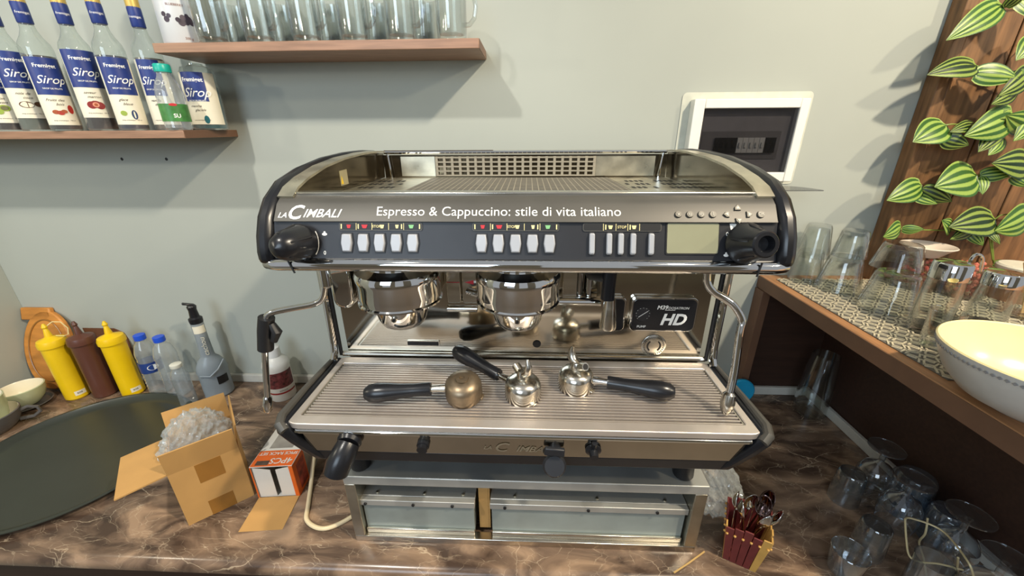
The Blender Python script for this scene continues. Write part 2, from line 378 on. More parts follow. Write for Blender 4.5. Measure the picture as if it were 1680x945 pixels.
# ------------------------------------------------------------------ the coffee machine
cm = thing('espresso_machine', 'large black and chrome two-group espresso machine standing on the steel stand', 'coffee machine', (-.0125, .75, .19))
XL, XR = -.425, .400
M['smudge'] = pm('smudged_steel', (196, 190, 170), .32, .85, var=.22, scale=25, rvar=.12)
arc = [(.566, .634), (.566, .655), (.573, .680), (.587, .708), (.610, .733), (.650, .756), (.712, .771), (.80, .783), (.90, .789), (1.0, .790), (1.08, .786)]
side = arc + [(1.085, .634)]
def hull(a, b, s=1.0): return MB().prism(side, a, b)
hull(XL, XL+.026).build('side_cover', M['black'], cm, bev=.009)
hull(XR-.026, XR).build('side_cover', M['black'], cm, bev=.009)
inner = [(.612, .7345), (.632, .747), (.668, .7585), (.735, .7725), (.82, .782), (.92, .787), (1.0, .7875), (1.07, .785)]
for a, b in ((XL+.0265, XL+.052), (XR-.052, XR-.0265)):
    MB().strip(inner, .004, a, b).build('top_trim_strip', M['smudge'], cm)
M['side_glass'] = pm('side_steel', (108, 98, 80), .12, .9, var=.25, scale=12)
for s, a in ((1, XL+.040), (-1, XR-.043)):
    MB().prism([(.64, .7185)]+[(y, z-.005) for y, z in inner[1:]]+[(1.06, .7185)], a, a+.003).build('side_guard', M['side_glass'], cm)
o = MB().prism([(.80, .728), (.835, .728), (.835, .758), (.80, .757)], XL+.0432, XL+.0440).build('warning_sticker', pm('grey_sticker', (150, 142, 112), .5), cm)
MB().prism([(.802, .731), (.812, .731), (.807, .747)], XL+.0441, XL+.0445).build('warning_triangle', M['yellowprint'], o)
# cup tray on top
MB().box((XL+.0435, .642, .712), (XR-.0435, 1.062, .718)).build('cup_tray', M['smudge'], cm)
MB().box((XL+.027, .620, .728), (XR-.027, .641, .740)).build('front_lip', M['steel'], cm, bev=.002)
sl = MB()
for x in list(range(-32, -25))+list(range(19, 32)):
    if x in (-29, 24, 25): continue
    for y in (.84, .90, .96):
        if random.random() < .8: sl.box((x*.0115+.002, y, .7182), (x*.0115+.008, y+.022, .7188))
sl.build('tray_slots', M['black_soft'], cm, kind='stuff')
mt = MB()
for i in range(36): mt.box((-.248+i*.0128, .66, .7196), (-.2462+i*.0128, 1.04, .7201))
for j in range(30): mt.box((-.248, .66+j*.0128, .7196), (.2025, .6616+j*.0128, .72015))
M['mat_grey'] = pm('mat_grey', (150, 143, 126), .5)
MB().box((-.25, .655, .7182), (.205, 1.045, .7195)).build('mat_base', M['black_soft'], cm)
mt.build('rubber_mat', M['mat_grey'], cm, kind='stuff')
MB().box((XL+.0435, 1.063, .712), (XR-.0435, 1.068, .775)).build('rear_guard', M['side_glass'], cm)
MB().box((-.335, 1.0595, .722), (-.245, 1.0625, .771)).build('rear_plate', M['smudge'], cm)
MB().box((.172, 1.0595, .722), (.325, 1.0625, .771)).build('rear_plate', M['smudge'], cm)
g = MB()
for i in range(21): g.box((-.243+i*.0205, 1.056, .722), (-.2365+i*.0205, 1.0615, .771))
for j in range(5): g.box((-.243, 1.0555, .722+j*.0112), (.171, 1.0612, .7255+j*.0112))
g.build('rear_grille', M['mat_grey'], cm, kind='stuff')
MB().tube([(XL+.05, 1.055, .782), (XR-.05, 1.055, .782)], .005, 10).build('rear_rail', M['chrome'], cm)
for x in (XL+.058, XR-.058):
    MB().tube([(x, 1.055, .780), (x+(.006 if x < 0 else -.006), 1.055, .718)], .0035, 8).build('rail_post', M['chrome'], cm)
# front control fascia
MB().prism([(.573, .642), (.592, .702), (.70, .702), (.70, .642)], XL+.0265, XR-.0265).build('control_panel', M['panel'], cm)
bt, bb = Vector((.619, .7345)), Vector((.589, .699))
MB().prism([(bb.x-.003, bb.y), (.603, .7235), (bt.x, bt.y), (.66, bt.y), (.66, bb.y+.004)], XL+.0275, XR-.0275).build('fascia_band', M['band'], cm, bev=.0015)
# band face plane: lower segment
b0, b1 = Vector((.586, .699)), Vector((.603, .7235))
def bandpt(x, t): q = b0.lerp(b1, t); return (x, q.x, q.y)
bu = Vector((0, b1.x-b0.x, b1.y-b0.y)).normalized(); bn = Vector((1, 0, 0)).cross(bu)
L = MB(); text_on(L, 'Espresso & Cappuccino: stile di vita italiano', .0215, bandpt(-.047, .58), (1, 0, 0), bu); L.build('lettering', M['white'], cm)
L = MB(); text_on(L, 'LA', .0125, bandpt(-.384, .36), (1, 0, 0), bu, shear=.3, bold=.012)
text_on(L, 'C', .033, bandpt(-.366, .50), (1, 0, 0), bu, shear=.3, bold=.02)
text_on(L, 'IMBALI', .0195, bandpt(-.322, .46), (1, 0, 0), bu, shear=.35, bold=.012); L.build('brand_lettering', M['white'], cm)
def fn(x, t): return Vector(bandpt(x, t)) + bn*.0004
def pad(name, x, t, poly, h=.0025, mat='pad_grey'):
    vs, n = [], len(poly); o_ = Vector(bandpt(x, t))
    for k in (0, h): vs += [o_ + Vector((1, 0, 0))*p[0]*(1-.15*(k > 0)) + bu*p[1]*(1-.15*(k > 0)) + bn*k for p in poly]
    return MB().add(vs, [tuple(range(n-1, -1, -1)), tuple(range(n, 2*n))]+[(i, (i+1) % n, (i+1) % n+n, i+n) for i in range(n)]).build(name, M[mat], cm)
for x, s in ((.226, 'x'), (.243, 'u'), (.260, 'o'), (.277, 'i')):
    o = pad('round_button', x, .45, ell(0, 0, .0056, .0056, 16)); m_ = MB(); text_on(m_, s, .009, Vector(bandpt(x, .45))+bn*.0026, (1, 0, 0), bu); m_.build('symbol', M['symbol'], o)
o = pad('round_button', .347, .45, ell(0, 0, .0058, .0058, 16)); m_ = MB(); text_on(m_, 'OK', .0062, Vector(bandpt(.347, .45))+bn*.0026, (1, 0, 0), bu); m_.build('symbol', M['symbol'], o)
for x, t, r in ((.297, .45, PI/2), (.314, .80, 0), (.314, .12, PI), (.330, .45, -PI/2)):
    rot = lambda P: [(p[0]*math.cos(r)-p[1]*math.sin(r), p[0]*math.sin(r)+p[1]*math.cos(r)) for p in P]
    o = pad('arrow_button', x, t, rot([(-.005, -.004), (.005, -.004), (.0045, .001), (0, .0055), (-.0045, .001)]))
    m_ = MB(); q = Vector(bandpt(x, t))+bn*.003
    m_.add([q+Vector((1, 0, 0))*a+bu*b for a, b in rot([(-.003, -.002), (.003, -.002), (0, .003)])], [(0, 1, 2)]); m_.build('symbol', M['symbol'], o)
# lower panel face
f0, f1 = Vector((.573, .642)), Vector((.592, .702)); pu = Vector((0, f1.x-f0.x, f1.y-f0.y)).normalized(); pn = Vector((1, 0, 0)).cross(pu)
def pf(x, z, h=0.): t = (z-.642)/.06; q = f0.lerp(f1, t); return Vector((x, q.x, q.y)) + pn*h
def slab(poly, h0, h1, inset=0):
    """poly = (x, z) on the lower panel"""
    cx = sum(p[0] for p in poly)/len(poly); cz = sum(p[1] for p in poly)/len(poly); n = len(poly)
    vs = [pf(x, z, h0) for x, z in poly] + [pf(cx+(x-cx)*(1-inset), cz+(z-cz)*(1-inset), h1) for x, z in poly]
    return MB().add(vs, [tuple(range(n-1, -1, -1)), tuple(range(n, 2*n))]+[(i, (i+1) % n, (i+1) % n+n, i+n) for i in range(n)])
def btn(x, w_, lab):
    if w_ > .01: P = [(x-w_*.36, .6535), (x+w_*.36, .6535), (x+w_*.5, .667), (x+w_*.40, .681), (x-w_*.40, .681), (x-w_*.5, .667)]
    else: P = rrect(x-w_/2, .6515, x+w_/2, .6835, .0025, 3)
    Q = [(x+(a-x)*1.18, .667+(b-.667)*1.08) for a, b in P]
    o = slab(P, .0005, .0055, .10).build('dose_button', M['button'], cm, bev=.0012)
    slab(Q, .0002, .0012).build('button_surround', M['black_soft'], o)
    return o
for x in (-.282, -.256, -.230, -.204, -.178, -.071, -.045, -.0185, .0075, .0335): btn(x, .0185, '')
for x in (.098, .124, .1415, .160, .187): btn(x, .0088, '')
for a, b, kind in ((-.294, -.163, 0), (-.085, .048, 0), (.084, .202, 1)):
    o = slab(rrect(a, .6855, b, .6975, .003, 3), .0002, .0016).build('indicator_strip', M['band'], cm)
    slab(rrect(a+.0015, .687, b-.0015, .696, .002, 3), .0016, .0022).build('strip_window', M['black_soft'], o)
    cs = [(.12, 'redprint', 1), (.31, 'redprint', 1.4), (.52, 'creamprint', 1), (.70, 'creamprint', .8), (.87, 'greenprint', 1.2)] if not kind else [(.43-.08, 'creamprint', 1), (.5+.15, 'creamprint', 1)]
    for t, c, s in cs:
        x = a+(b-a)*t; slab([(x-.0035*s, .694), (x-.002*s, .6888), (x+.002*s, .6888), (x+.0035*s, .694)], .0023, .0027).build('cup_symbol', M[c], o)
    for t in ([.21, .40, .6, .78] if not kind else [.26, .42, .57, .72]):
        x = a+(b-a)*t; slab([(x-.0004, .6965), (x-.0004, .6865), (x+.0004, .6865), (x+.0004, .6965)], .0023, .0026).build('divider', M['creamprint'], o)
    for t in ([.03, .235, .755, .97] if not kind else [.29, .60]):
        x = a+(b-a)*t; slab([(x-.0009, .695), (x-.0009, .688), (x+.0009, .688), (x+.0009, .695)], .0023, .0026).build('level_mark', M['creamprint'], o)
    m_ = MB(); text_on(m_, 'STOP', .0056, pf(a+(b-a)*(.455 if not kind else .495), .6915, .0022), (1, 0, 0), pu, bold=.01); m_.build('lettering', M['creamprint'], o)
o = slab(rrect(.209, .6525, .2885, .699, .003, 3), .0002, .0014).build('display', M['black_soft'], cm)
slab(rrect(.2108, .6545, .2867, .6975, .002, 3), .0014, .0019).build('screen', M['lcd'], o)
def knob_print(x, dirn):
    m_ = MB(); text_on(m_, '0', .0085, pf(x, .652 if dirn < 0 else .682, .0003), (1, 0, 0), pu, bold=.01)
    cx = x + (.0-.043 if dirn < 0 else .043)
    zs = .667
    for k in range(8):
        a0, a1 = [(-.55+1.1*q/8) for q in (k, k+1)]
        P = [(cx-dirn*r*math.cos(a), zs+r*math.sin(a)) for r, a in ((.0325, a0), (.034, a0), (.034, a1), (.0325, a1))]
        m_.add([pf(p[0], p[1], .0004) for p in P], [(0, 1, 2, 3)])
    for P in (ell(x, .680 if dirn < 0 else .652, .0042, .0022, 10), ell(x, .683 if dirn < 0 else .655, .0018, .0014, 8)):
        m_.add([pf(p[0], p[1], .0004) for p in P], [tuple(range(len(P)))])
    m_.build('knob_markings', M['white'], cm)
knob_print(-.318, -1); knob_print(.300, 1)
m_ = MB()
for P in ([(.305, .6885), (.311, .6885), (.313, .697), (.303, .697)], [(.305, .698), (.311, .698), (.3095, .7005), (.3065, .7005)]):
    m_.add([pf(p[0], p[1], .0004) for p in P], [(0, 1, 2, 3)])
m_.build('cup_marking', M['white'], cm)
# chrome rail under the fascia
MB().tube([(XL+.012, .640, .634), (XL+.004, .600, .634), (XL+.012, .578, .634), (XL+.03, .573, .634), (XR-.03, .573, .634), (XR-.012, .578, .634), (XR-.004, .600, .634), (XR-.012, .640, .634)], .0105, 14).build('chrome_rail', M['chrome'], cm)
MB().tube([(XR-.052, .563, .645), (XR-.056, .562, .623)], .0015, 6).build('rail_joint', M['black_soft'], cm)
MB().tube([(XL+.052, .563, .645), (XL+.060, .562, .623)], .0015, 6).build('rail_joint', M['black_soft'], cm)
MB().box((XL+.027, .60, .624), (XR-.027, 1.08, .640)).build('underside', M['steel_dull'], cm)
# knobs
def knob(p0, p1, hollow):
    A = align(p0, p1); Ln = (Vector(p1)-Vector(p0)).length
    if hollow:
        prof = [(.0, 0), (.029, 0), (.031, .005), (.029, .012), (.025, .019), (.0195, Ln*.8), (.0190, Ln*.96), (.017, Ln), (.012, Ln), (.010, Ln-.012), (0, Ln-.013)]
    else:
        prof = [(.0, 0), (.027, 0), (.0285, .004), (.027, .012), (.0255, .024), (.0225, Ln*.66), (.017, Ln*.86), (.010, Ln*.96), (0, Ln)]
    o = MB().lathe(prof, 28, A).build('steam_knob', M['black'], cm)
    q = MB()
    for k in range(5):
        a = 2*PI*k/5+.4
        q.tube([A @ Vector((r*math.cos(a), r*math.sin(a), z)) for r, z in ((.0275, .012), (.0240, Ln*.45), (.0185, Ln*.78))], .002, 6)
    q.build('grip_rib', M['black'], o)
knob((-.352, .580, .669), at(450, 408, y=.523), False)
knob((.325, .580, .670), at(1258, 401, y=.530), True)
# mirror back panel, housing, posts
MB().box((XL+.03, .735, .372), (XR-.03, .738, .623)).build('mirror_panel', M['mirror'], cm)
MB().box((XL+.03, .7385, .27), (XR-.03, 1.07, .623)).build('rear_housing', M['steel_dull'], cm)
for x in (XL+.008, XR-.010):
    s = 1 if x < 0 else -1
    MB().tube([(x, .724, .628), (x, .722, .41), (x+s*.001, .716, .385), (x+s*.004, .700, .374)], .0075, 10).build('corner_post', M['chrome'], cm)
    MB().tube([(x+s*.010, .728, .628), (x+s*.010, .726, .375)], .004, 8).build('corner_seal', M['black_soft'], cm)
MB().tube([(XL+.02, .730, .376), (XR-.02, .730, .376)], .006, 10).build('rear_cove', M['steel'], cm)
o = MB().prism(rrect(-.261, .3955, -.189, .4085, .002, 3), .7325, .7345, 'y').build('overflow_slot', M['steel'], cm)
MB().prism(rrect(-.259, .3975, -.191, .4065, .0015, 3), .7318, .7324, 'y').build('slot_opening', M['black_soft'], o)
MB().lathe([(0, .002), (.0075, .002), (.009, 0)], 18, T(.022, .734, .404) @ Rm(PI/2, 'X')).build('panel_plug', M['black'], cm)
dr = MB().lathe([(.0, .001), (.024, .001), (.026, 0)], 28, T(.270, .734, .404) @ Rm(PI/2, 'X')).build('drain_rosette', M['steel'], cm)
q = MB()
for k in range(30):
    a = 2*PI*k/30; q.cbox((.270+.0205*math.cos(a), .7325, .404+.0205*math.sin(a)), (.0016, .0012, .0016))
q.build('rosette_holes', M['black_soft'], dr, kind='stuff')
q = MB()
for s in (0, PI):
    for k in range(8):
        a0 = s-.9+1.8*k/8; a1 = a0+1.8/8
        q.add([(.270+r*math.cos(a), .7322, .404+r*math.sin(a)) for r, a in ((.012, a0), (.0150, a0), (.0150, a1), (.012, a1))], [(0, 1, 2, 3)])
q.build('rosette_arc', M['black_soft'], dr)
# groups
def group_head(cx):
    o = MB().lathe([(.0, .626), (.056, .626), (.058, .612), (.064, .607), (.0735, .603), (.0765, .596), (.0760, .588), (.0745, .583), (.0738, .560), (.0728, .5475), (.0722, .5430), (.069, .5410), (.052, .5400), (.0495, .530), (.044, .509), (.039, .498), (.031, .4925), (0, .492)], 48, T(cx, .652, 0)).build('group_head', M['chrome'], cm)
    MB().lathe([(.0722, .5420), (.0755, .5435), (.0755, .5465), (.0730, .549)], 48, T(cx, .652, 0)).build('collar_ring', M['chrome'], o)
    MB().tube([(cx, .608, .524), (cx, .600, .523)], .005, 12).build('screw', M['steel'], o)
    MB().tube([(cx, .5995, .5229), (cx, .5985, .5228)], .0026, 12).build('screw_hole', M['black_soft'], o)
    MB().prism(rrect(cx-.062, .53, cx+.062, .62, .01), .66, .7345, 'y').build('neck_block', M['mirror'], o, bev=.003)
    MB().tube([(cx-.052, .665, .536), (cx-.075, .69, .536), (cx-.10, .70, .54)], .007, 10).build('side_pipe', M['chrome'], o)
group_head(-.232); group_head(-.0165)
for a, b in ((-.160, -.133), (-.129, -.100), (-.345, -.318), (.070, .098)):
    MB().prism(rrect(a, .506, b, .615, .004), .715, .7345, 'y').build('guide_plate', M['steel'], cm, bev=.001)
MB().prism([(-.124, .552), (-.106, .5565), (-.106, .5475)], .7142, .7149, 'y').build('red_arrow', M['redprint'], cm)
MB().prism([(-.160, .551), (-.134, .551), (-.134, .5525), (-.160, .5525)], .7142, .7149, 'y').build('red_line', M['redprint'], cm)
MB().prism(rrect(-.392, .495, -.350, .622, .02), .705, .7345, 'y').build('side_bracket', M['chrome'], cm, bev=.006)
MB().tube([(.055, .71, .515), (.145, .71, .515)], .009, 12).build('manifold_pipe', M['chrome'], cm)
MB().tube([(-.16, .71, .497), (-.10, .71, .497)], .007, 12).build('manifold_pipe', M['chrome'], cm)
for x in (.105, .122): MB().tube([(x, .72, .625), (x, .72, .51)], .006, 10).build('manifold_pipe', M['chrome'], cm)
# hot water spout
o = MB().lathe([(0, .636), (.013, .636), (.012, .56), (.0125, .545), (0, .545)], 20, T(.146, .655, 0)).build('water_spout', M['black'], cm)
MB().lathe([(.0, .545), (.010, .5448), (.0125, .520), (.0155, .490), (.0150, .486), (.011, .486), (.009, .50), (0, .505)], 24, T(.151, .655, 0)).build('spout_cone', M['steel'], o)
MB().tube([(.146, .66, .59), (.125, .70, .58), (.125, .73, .58)], .016, 12).build('spout_elbow', M['black_soft'], o)
# pressure gauge plate
o = MB().prism(rrect(.211, .444, .343, .519, .012), .7235, .7335, 'y').build('gauge_plate', M['chrome'], cm, bev=.001)
MB().prism(rrect(.2145, .4475, .3395, .5155, .010), .7222, .7234, 'y').build('plate_face', M['black'], o)
L = MB(); text_on(L, 'HD', .034, (.296, .7221, .471), (1, 0, 0), (0, 0, 1), shear=.25, bold=.035)
text_on(L, 'M39', .012, (.272, .7221, .4985), (1, 0, 0), (0, 0, 1), shear=.2, bold=.02); text_on(L, 'DOSATRON', .0075, (.304, .7221, .4975), (1, 0, 0), (0, 0, 1), shear=.2)
text_on(L, 'PUMP', .0072, (.2345, .7221, .4555), (1, 0, 0), (0, 0, 1), bold=.01)
L.prism([(.278, .4925), (.298, .4925), (.298, .4933), (.278, .4933)], .7219, .7221, 'y'); L.build('lettering', M['white'], o)
gd = MB().lathe([(0, .0008), (.015, .0008), (.0155, 0)], 28, T(.2345, .722, .484) @ Rm(PI/2, 'X')).build('pressure_gauge', M['panel'], o)
L = MB().prism([(.226, .4775), (.2265, .4768), (.2445, .4905), (.244, .4912)], .7206, .7210, 'y')
for k in range(11):
    a = PI*1.25-1.5*PI*k/10; L.cbox((.2345+.0135*math.cos(a), .7209, .484+.0135*math.sin(a)), (.0008, .0004, .0008))
L.build('gauge_needle', M['white'], gd)
o = MB().prism(rrect(.158, .444, .200, .519, .010), .7235, .7335, 'y').build('small_plate', M['chrome'], cm, bev=.001)
MB().prism(rrect(.160, .4475, .1965, .5155, .008), .7222, .7234, 'y').build('plate_face', M['black'], o)
# steam wands
wl = MB().tube(smooth([(-.338, .60, .63), (-.340, .60, .60), (-.350, .60, .566), (-.368, .60, .553), (-.405, .60, .545), (-.442, .60, .537), (-.459, .60, .527), (-.466, .60, .50), (-.479, .60, .455), (-.500, .60, .350)], 4), .0055, 12).build('steam_wand', M['chrome'], cm)
MB().lathe([(.009, .02), (.009, -.02), (.006, -.024)], 14, T(-.339, .60, .608)).build('wand_collar', M['chrome'], wl)
MB().tube([(-.459, .60, .526), (-.467, .60, .500), (-.476, .60, .462)], [.0135, .0135, .0135], 16).tube([(-.450, .597, .515), (-.443, .595, .50), (-.452, .594, .482)], [.006, .009, .006], 10).build('rubber_grip', M['black_soft'], wl)
MB().lathe([(0, -.001), (.0055, 0), (.008, .004), (.0088, .022), (.0075, .034), (.003, .040), (0, .040)], 14, align((-.4985, .60, .357), (-.505, .60, .325))).build('wand_tip', M['chrome'], wl)
e_ = at(1190, 676, z=.3765)
wr = MB().tube(smooth([(.288, .60, .625), (.291, .60, .600), (.303, .598, .584), (.322, .596, .573), (.338, .592, .561), (.353, .588, .538), at(1214, 545, y=.584), at(1205, 610, y=.573), at(1197, 645, y=.565)], 4), .0062, 12).build('steam_wand', M['chrome'], cm)
MB().lathe([(.0, -.002), (.0065, -.002), (.0105, .002), (.0118, .018), (.0095, .030), (.005, .038), (0, .038)], 16, align(at(1197, 645, y=.565), e_)).build('wand_tip', M['steel'], wr)
# drip tray body
rim_o = rrect(XL+.008, .510, XR-.006, .722, .03, 6); rim_i = rrect(-.392, .532, .367, .698, .004, 6)
n_ = len(rim_o); zt = .372
rm = MB().add([(x, y, zt) for x, y in rim_o]+[(x, y, zt) for x, y in rim_i]+[(x, y, zt-.012) for x, y in rim_o]+[(x, y, zt-.006) for x, y in rim_i],
              [(i, (i+1) % n_, (i+1) % n_+n_, i+n_) for i in range(n_)]+[(i, i+2*n_, (i+1) % n_+2*n_, (i+1) % n_) for i in range(n_)]+[(i+n_, (i+1) % n_+n_, (i+1) % n_+3*n_, i+3*n_) for i in range(n_)]+[(i+2*n_, i+3*n_, (i+1) % n_+3*n_, (i+1) % n_+2*n_) for i in range(n_)])
M['tray_steel'] = pm('tray_steel', (226, 216, 206), .42, .75, var=.12, scale=9, rvar=.08)
rm.build('tray_rim', M['tray_steel'], cm, bev=.0015)
MB().box((-.391, .533, .350), (.366, .697, .3555)).build('drain_basin', M['basin'], cm)
gr = MB()
for k in range(8):
    x = -.385+k*.107; gr.box((x, .534, .3605), (x+.002, .696, .3635))
grate = gr.box((-.391, .533, .3605), (-.389, .697, .3695)).box((.364, .533, .3605), (.366, .697, .3695)).build('drip_grate', M['steel'], cm)
slat = None
for k in range(21):
    y = .5345+k*.0079
    if slat is None: slat = MB().box((-.3885, y, .3637), (.3635, y+.0030, .3697)).build('slat', M['tray_steel'], grate)
    else:
        s2 = slat.copy(); COL.objects.link(s2); s2.parent = grate; s2.location = (slat.location[0], slat.location[1]+k*.0079, slat.location[2])
MB().prism([(.516, .3595), (.515, .360), (.516, .358), (.54, .357), (.54, .3595)], XL+.024, XR-.022).build('front_ridge', M['steel'], cm, bev=.002)
MB().tube([(XL+.03, .515, .3525), (XR-.03, .515, .3525)], .0045, 10).build('front_bead', M['chrome'], cm)
MB().prism([(.516, .3475), (.526, .299), (.56, .299), (.56, .3475)], XL+.040, XR-.036).build('front_plate', M['mirror'], cm)
MB().prism([(.527, .298), (.534, .270), (.72, .270), (.72, .298)], XL+.050, XR-.046).build('black_skirt', M['black'], cm, bev=.002)
MB().box((XL+.05, .565, .2985), (XR-.05, .7225, .3455)).build('lower_housing', M['steel_dull'], cm)
for s, x in ((1, XL), (-1, XR)):
    P = [(.506, .374), (.503, .355), (.510, .330), (.524, .290), (.534, .268), (.72, .268), (.72, .374)]
    a, b = (x, x+.0225) if s > 0 else (x-.0215, x)
    # bumper narrows towards the bottom
    n = len(P); vs = []
    for xx, outer in ((a, s > 0), (b, s < 0)):
        for y, z in P:
            k = max(0, (.36-z)/.092)*.040; vs.append((xx + s*k, y, z))
    MB().add(vs, [tuple(range(n)), tuple(range(2*n-1, n-1, -1))]+[(i, i+n, (i+1) % n+n, (i+1) % n) for i in range(n)]).build('corner_bumper', M['black'], cm, bev=.006)
    MB().tube([(x+s*.008, .716, .376), (x+s*.005, .60, .376), (x+s*.004, .526, .374), (x+s*.010, .509, .370), (x+s*.020, .503, .362)], [.004, .006, .008, .009, .008], 10).build('bumper_trim', M['band'], cm)
    for y in (.60, 1.02):
        MB().lathe([(0, .0), (.018, .0), (.02, .004), (.016, .0800), (0, .0800)], 18, T(x+s*.085, y, .1885)).build('foot', M['black_soft'], cm)
MB().box((XL+.07, .64, .205), (XR-.07, 1.06, .2695)).build('base_pan', M['black'], cm)
fu = Vector((0, -.010, .0485)).normalized()
def fpt(x, z, h=0): return Vector((x, .516+(.3475-z)*.206-h, z))
L = MB(); text_on(L, 'LA', .013, fpt(-.066, .320), (1, 0, 0), fu, shear=.3, bold=.012, lift=.001)
text_on(L, 'C', .034, fpt(-.044, .321), (1, 0, 0), fu, shear=.3, bold=.01, lift=.001)
text_on(L, 'IMBALI', .021, fpt(.014, .318), (1, 0, 0), fu, shear=.35, bold=.01, lift=.001); L.build('brand_lettering', M['smudge'], cm)
def fitting(name, x, z, prof, mat='black'):
    p = fpt(x, z); return MB().lathe(prof, 20, align(p, p+Vector((0, -.98, -.2)))).build(name, M[mat], cm)
o = fitting('side_tap', -.303, .336, [(0, 0), (.019, 0), (.021, .006), (.018, .012), (0, .012)])
MB().tube([(-.303, .508, .333), (-.306, .497, .326), (-.313, .487, .312), (-.319, .482, .296)], [.019, .0205, .0215, .0205], 20).tube([(-.319, .482, .2955), (-.3195, .4815, .2935)], [.018, .012], 18).build('tap_handle', M['black'], o)
fitting('bolt', -.177, .326, [(0, 0), (.011, 0), (.011, .006), (.009, .007), (.009, .014), (0, .014)])
o = fitting('bolt', .115, .324, [(0, 0), (.0135, .001), (.0135, .005), (.008, .007), (.007, .018), (0, .018)])
MB().tube([fpt(.115, .330, .004), fpt(.115, .346, .006)], .005, 8).build('pin', M['black'], o)
o = fitting('latch', .050, .322, [(0, 0), (.011, 0), (.011, .008), (0, .008)])
MB().prism([(.031, .318), (.066, .314), (.066, .330), (.033, .333)], .508, .516, 'y').build('latch_plate', M['panel'], o, bev=.002)
MB().lathe([(0, 0), (.018, .0), (.0205, .004), (.017, .009), (0, .009)], 22, T(.050, .517, .289) @ Rm(math.radians(62), 'X')).build('latch_tab', M['panel'], o)

# ------------------------------------------------------------------ portafilters
def portafilter(loc, az, tilt, label, worn=False, hl=.118, roll=0, mat=None, spin=0, hz=0, spout=True):
    t = thing('portafilter', label, 'portafilter', loc, (0, 0, 0), None)
    t.rotation_euler = (Matrix.Rotation(az, 3, 'Z') @ Matrix.Rotation(tilt, 3, 'Y') @ Matrix.Rotation(roll, 3, 'X')).to_euler()
    m = mat or M['steel']
    b = MB().lathe([(.031, .0), (.0335, .0), (.034, .006), (.0335, .024), (.0315, .031), (.026, .037), (.014, .041), (.0, .0415)], 32).lathe([(.031, .0), (.030, .028), (0, .030)], 32).build('filter_basket', m, t, world=False)
    for k in (0, PI): MB().cbox((0, 0, 0), (.012, .005, .005), Rm(k+1.2, 'Z') @ T(0, .035, .004)).build('lug', m, t, world=False, bev=.001)
    MB().lathe([(0, .040), (.012, .040), (.0115, .050), (.009, .056), (0, .057)] if spout else [(0, .040), (.012, .040), (.011, .044), (.005, .045), (.004, .042), (0, .042)], 18).build('spout_hub', m, t, world=False)
    if spout:
        P = [Rm(spin, 'Z') @ Vector(p) for p in ((0, -.006, .048), (0, .006, .052), (0, .014, .060), (0, .016, .072), (0, .012, .084))]
        MB().tube(P, [.008, .009, .0085, .0062, .0025], 12).build('spout', m, t, world=False)
        P = [Rm(spin, 'Z') @ Vector(p) for p in ((0, 0, .047), (0, -.012, .050), (0, -.022, .056))]
        MB().tube(P, [.008, .0085, .0080], 12).build('spout', m, t, world=False)
        MB().tube([P[2], P[2]+(P[2]-P[1])*.08], .0055, 12).build('spout_opening', M['black_soft'], t, world=False)
    MB().tube([(.030, 0, .020), (.052, 0, .021), (.060, 0, .021)], [.008, .0062, .0062], 14).build('neck', M['chrome'] if not worn else M['steel'], t, world=False)
    MB().lathe([(0, 0), (.0115, 0), (.0122, .003), (.0118, .03), (.0135, .055), (.0165, .078), (.0175, .095), (.0155, .110), (.010, hl), (0, hl+.002)], 24, T(.058, 0, .021) @ Rm(PI/2-hz, 'Y')).build('handle', M['black'], t, world=False)
    return t
GZ = .3702
M['stained'] = pm('coffee_stained_steel', (138, 122, 100), .38, .8, var=.3, scale=40, rvar=.1)
portafilter((-.114, .590, GZ+.0085), PI+.10, math.radians(2), 'stained brownish portafilter with grey-black handle pointing left on the grate', True, mat=M['stained'], spout=False, roll=math.radians(-14))
portafilter((-.006, .600, GZ), PI-.62, math.radians(0), 'shiny portafilter between the other two, handle pointing back to the left', spin=1.3, hz=.12)
portafilter((.095, .632, GZ), -.24, math.radians(0), 'polished portafilter with its black handle pointing right', spin=.9)

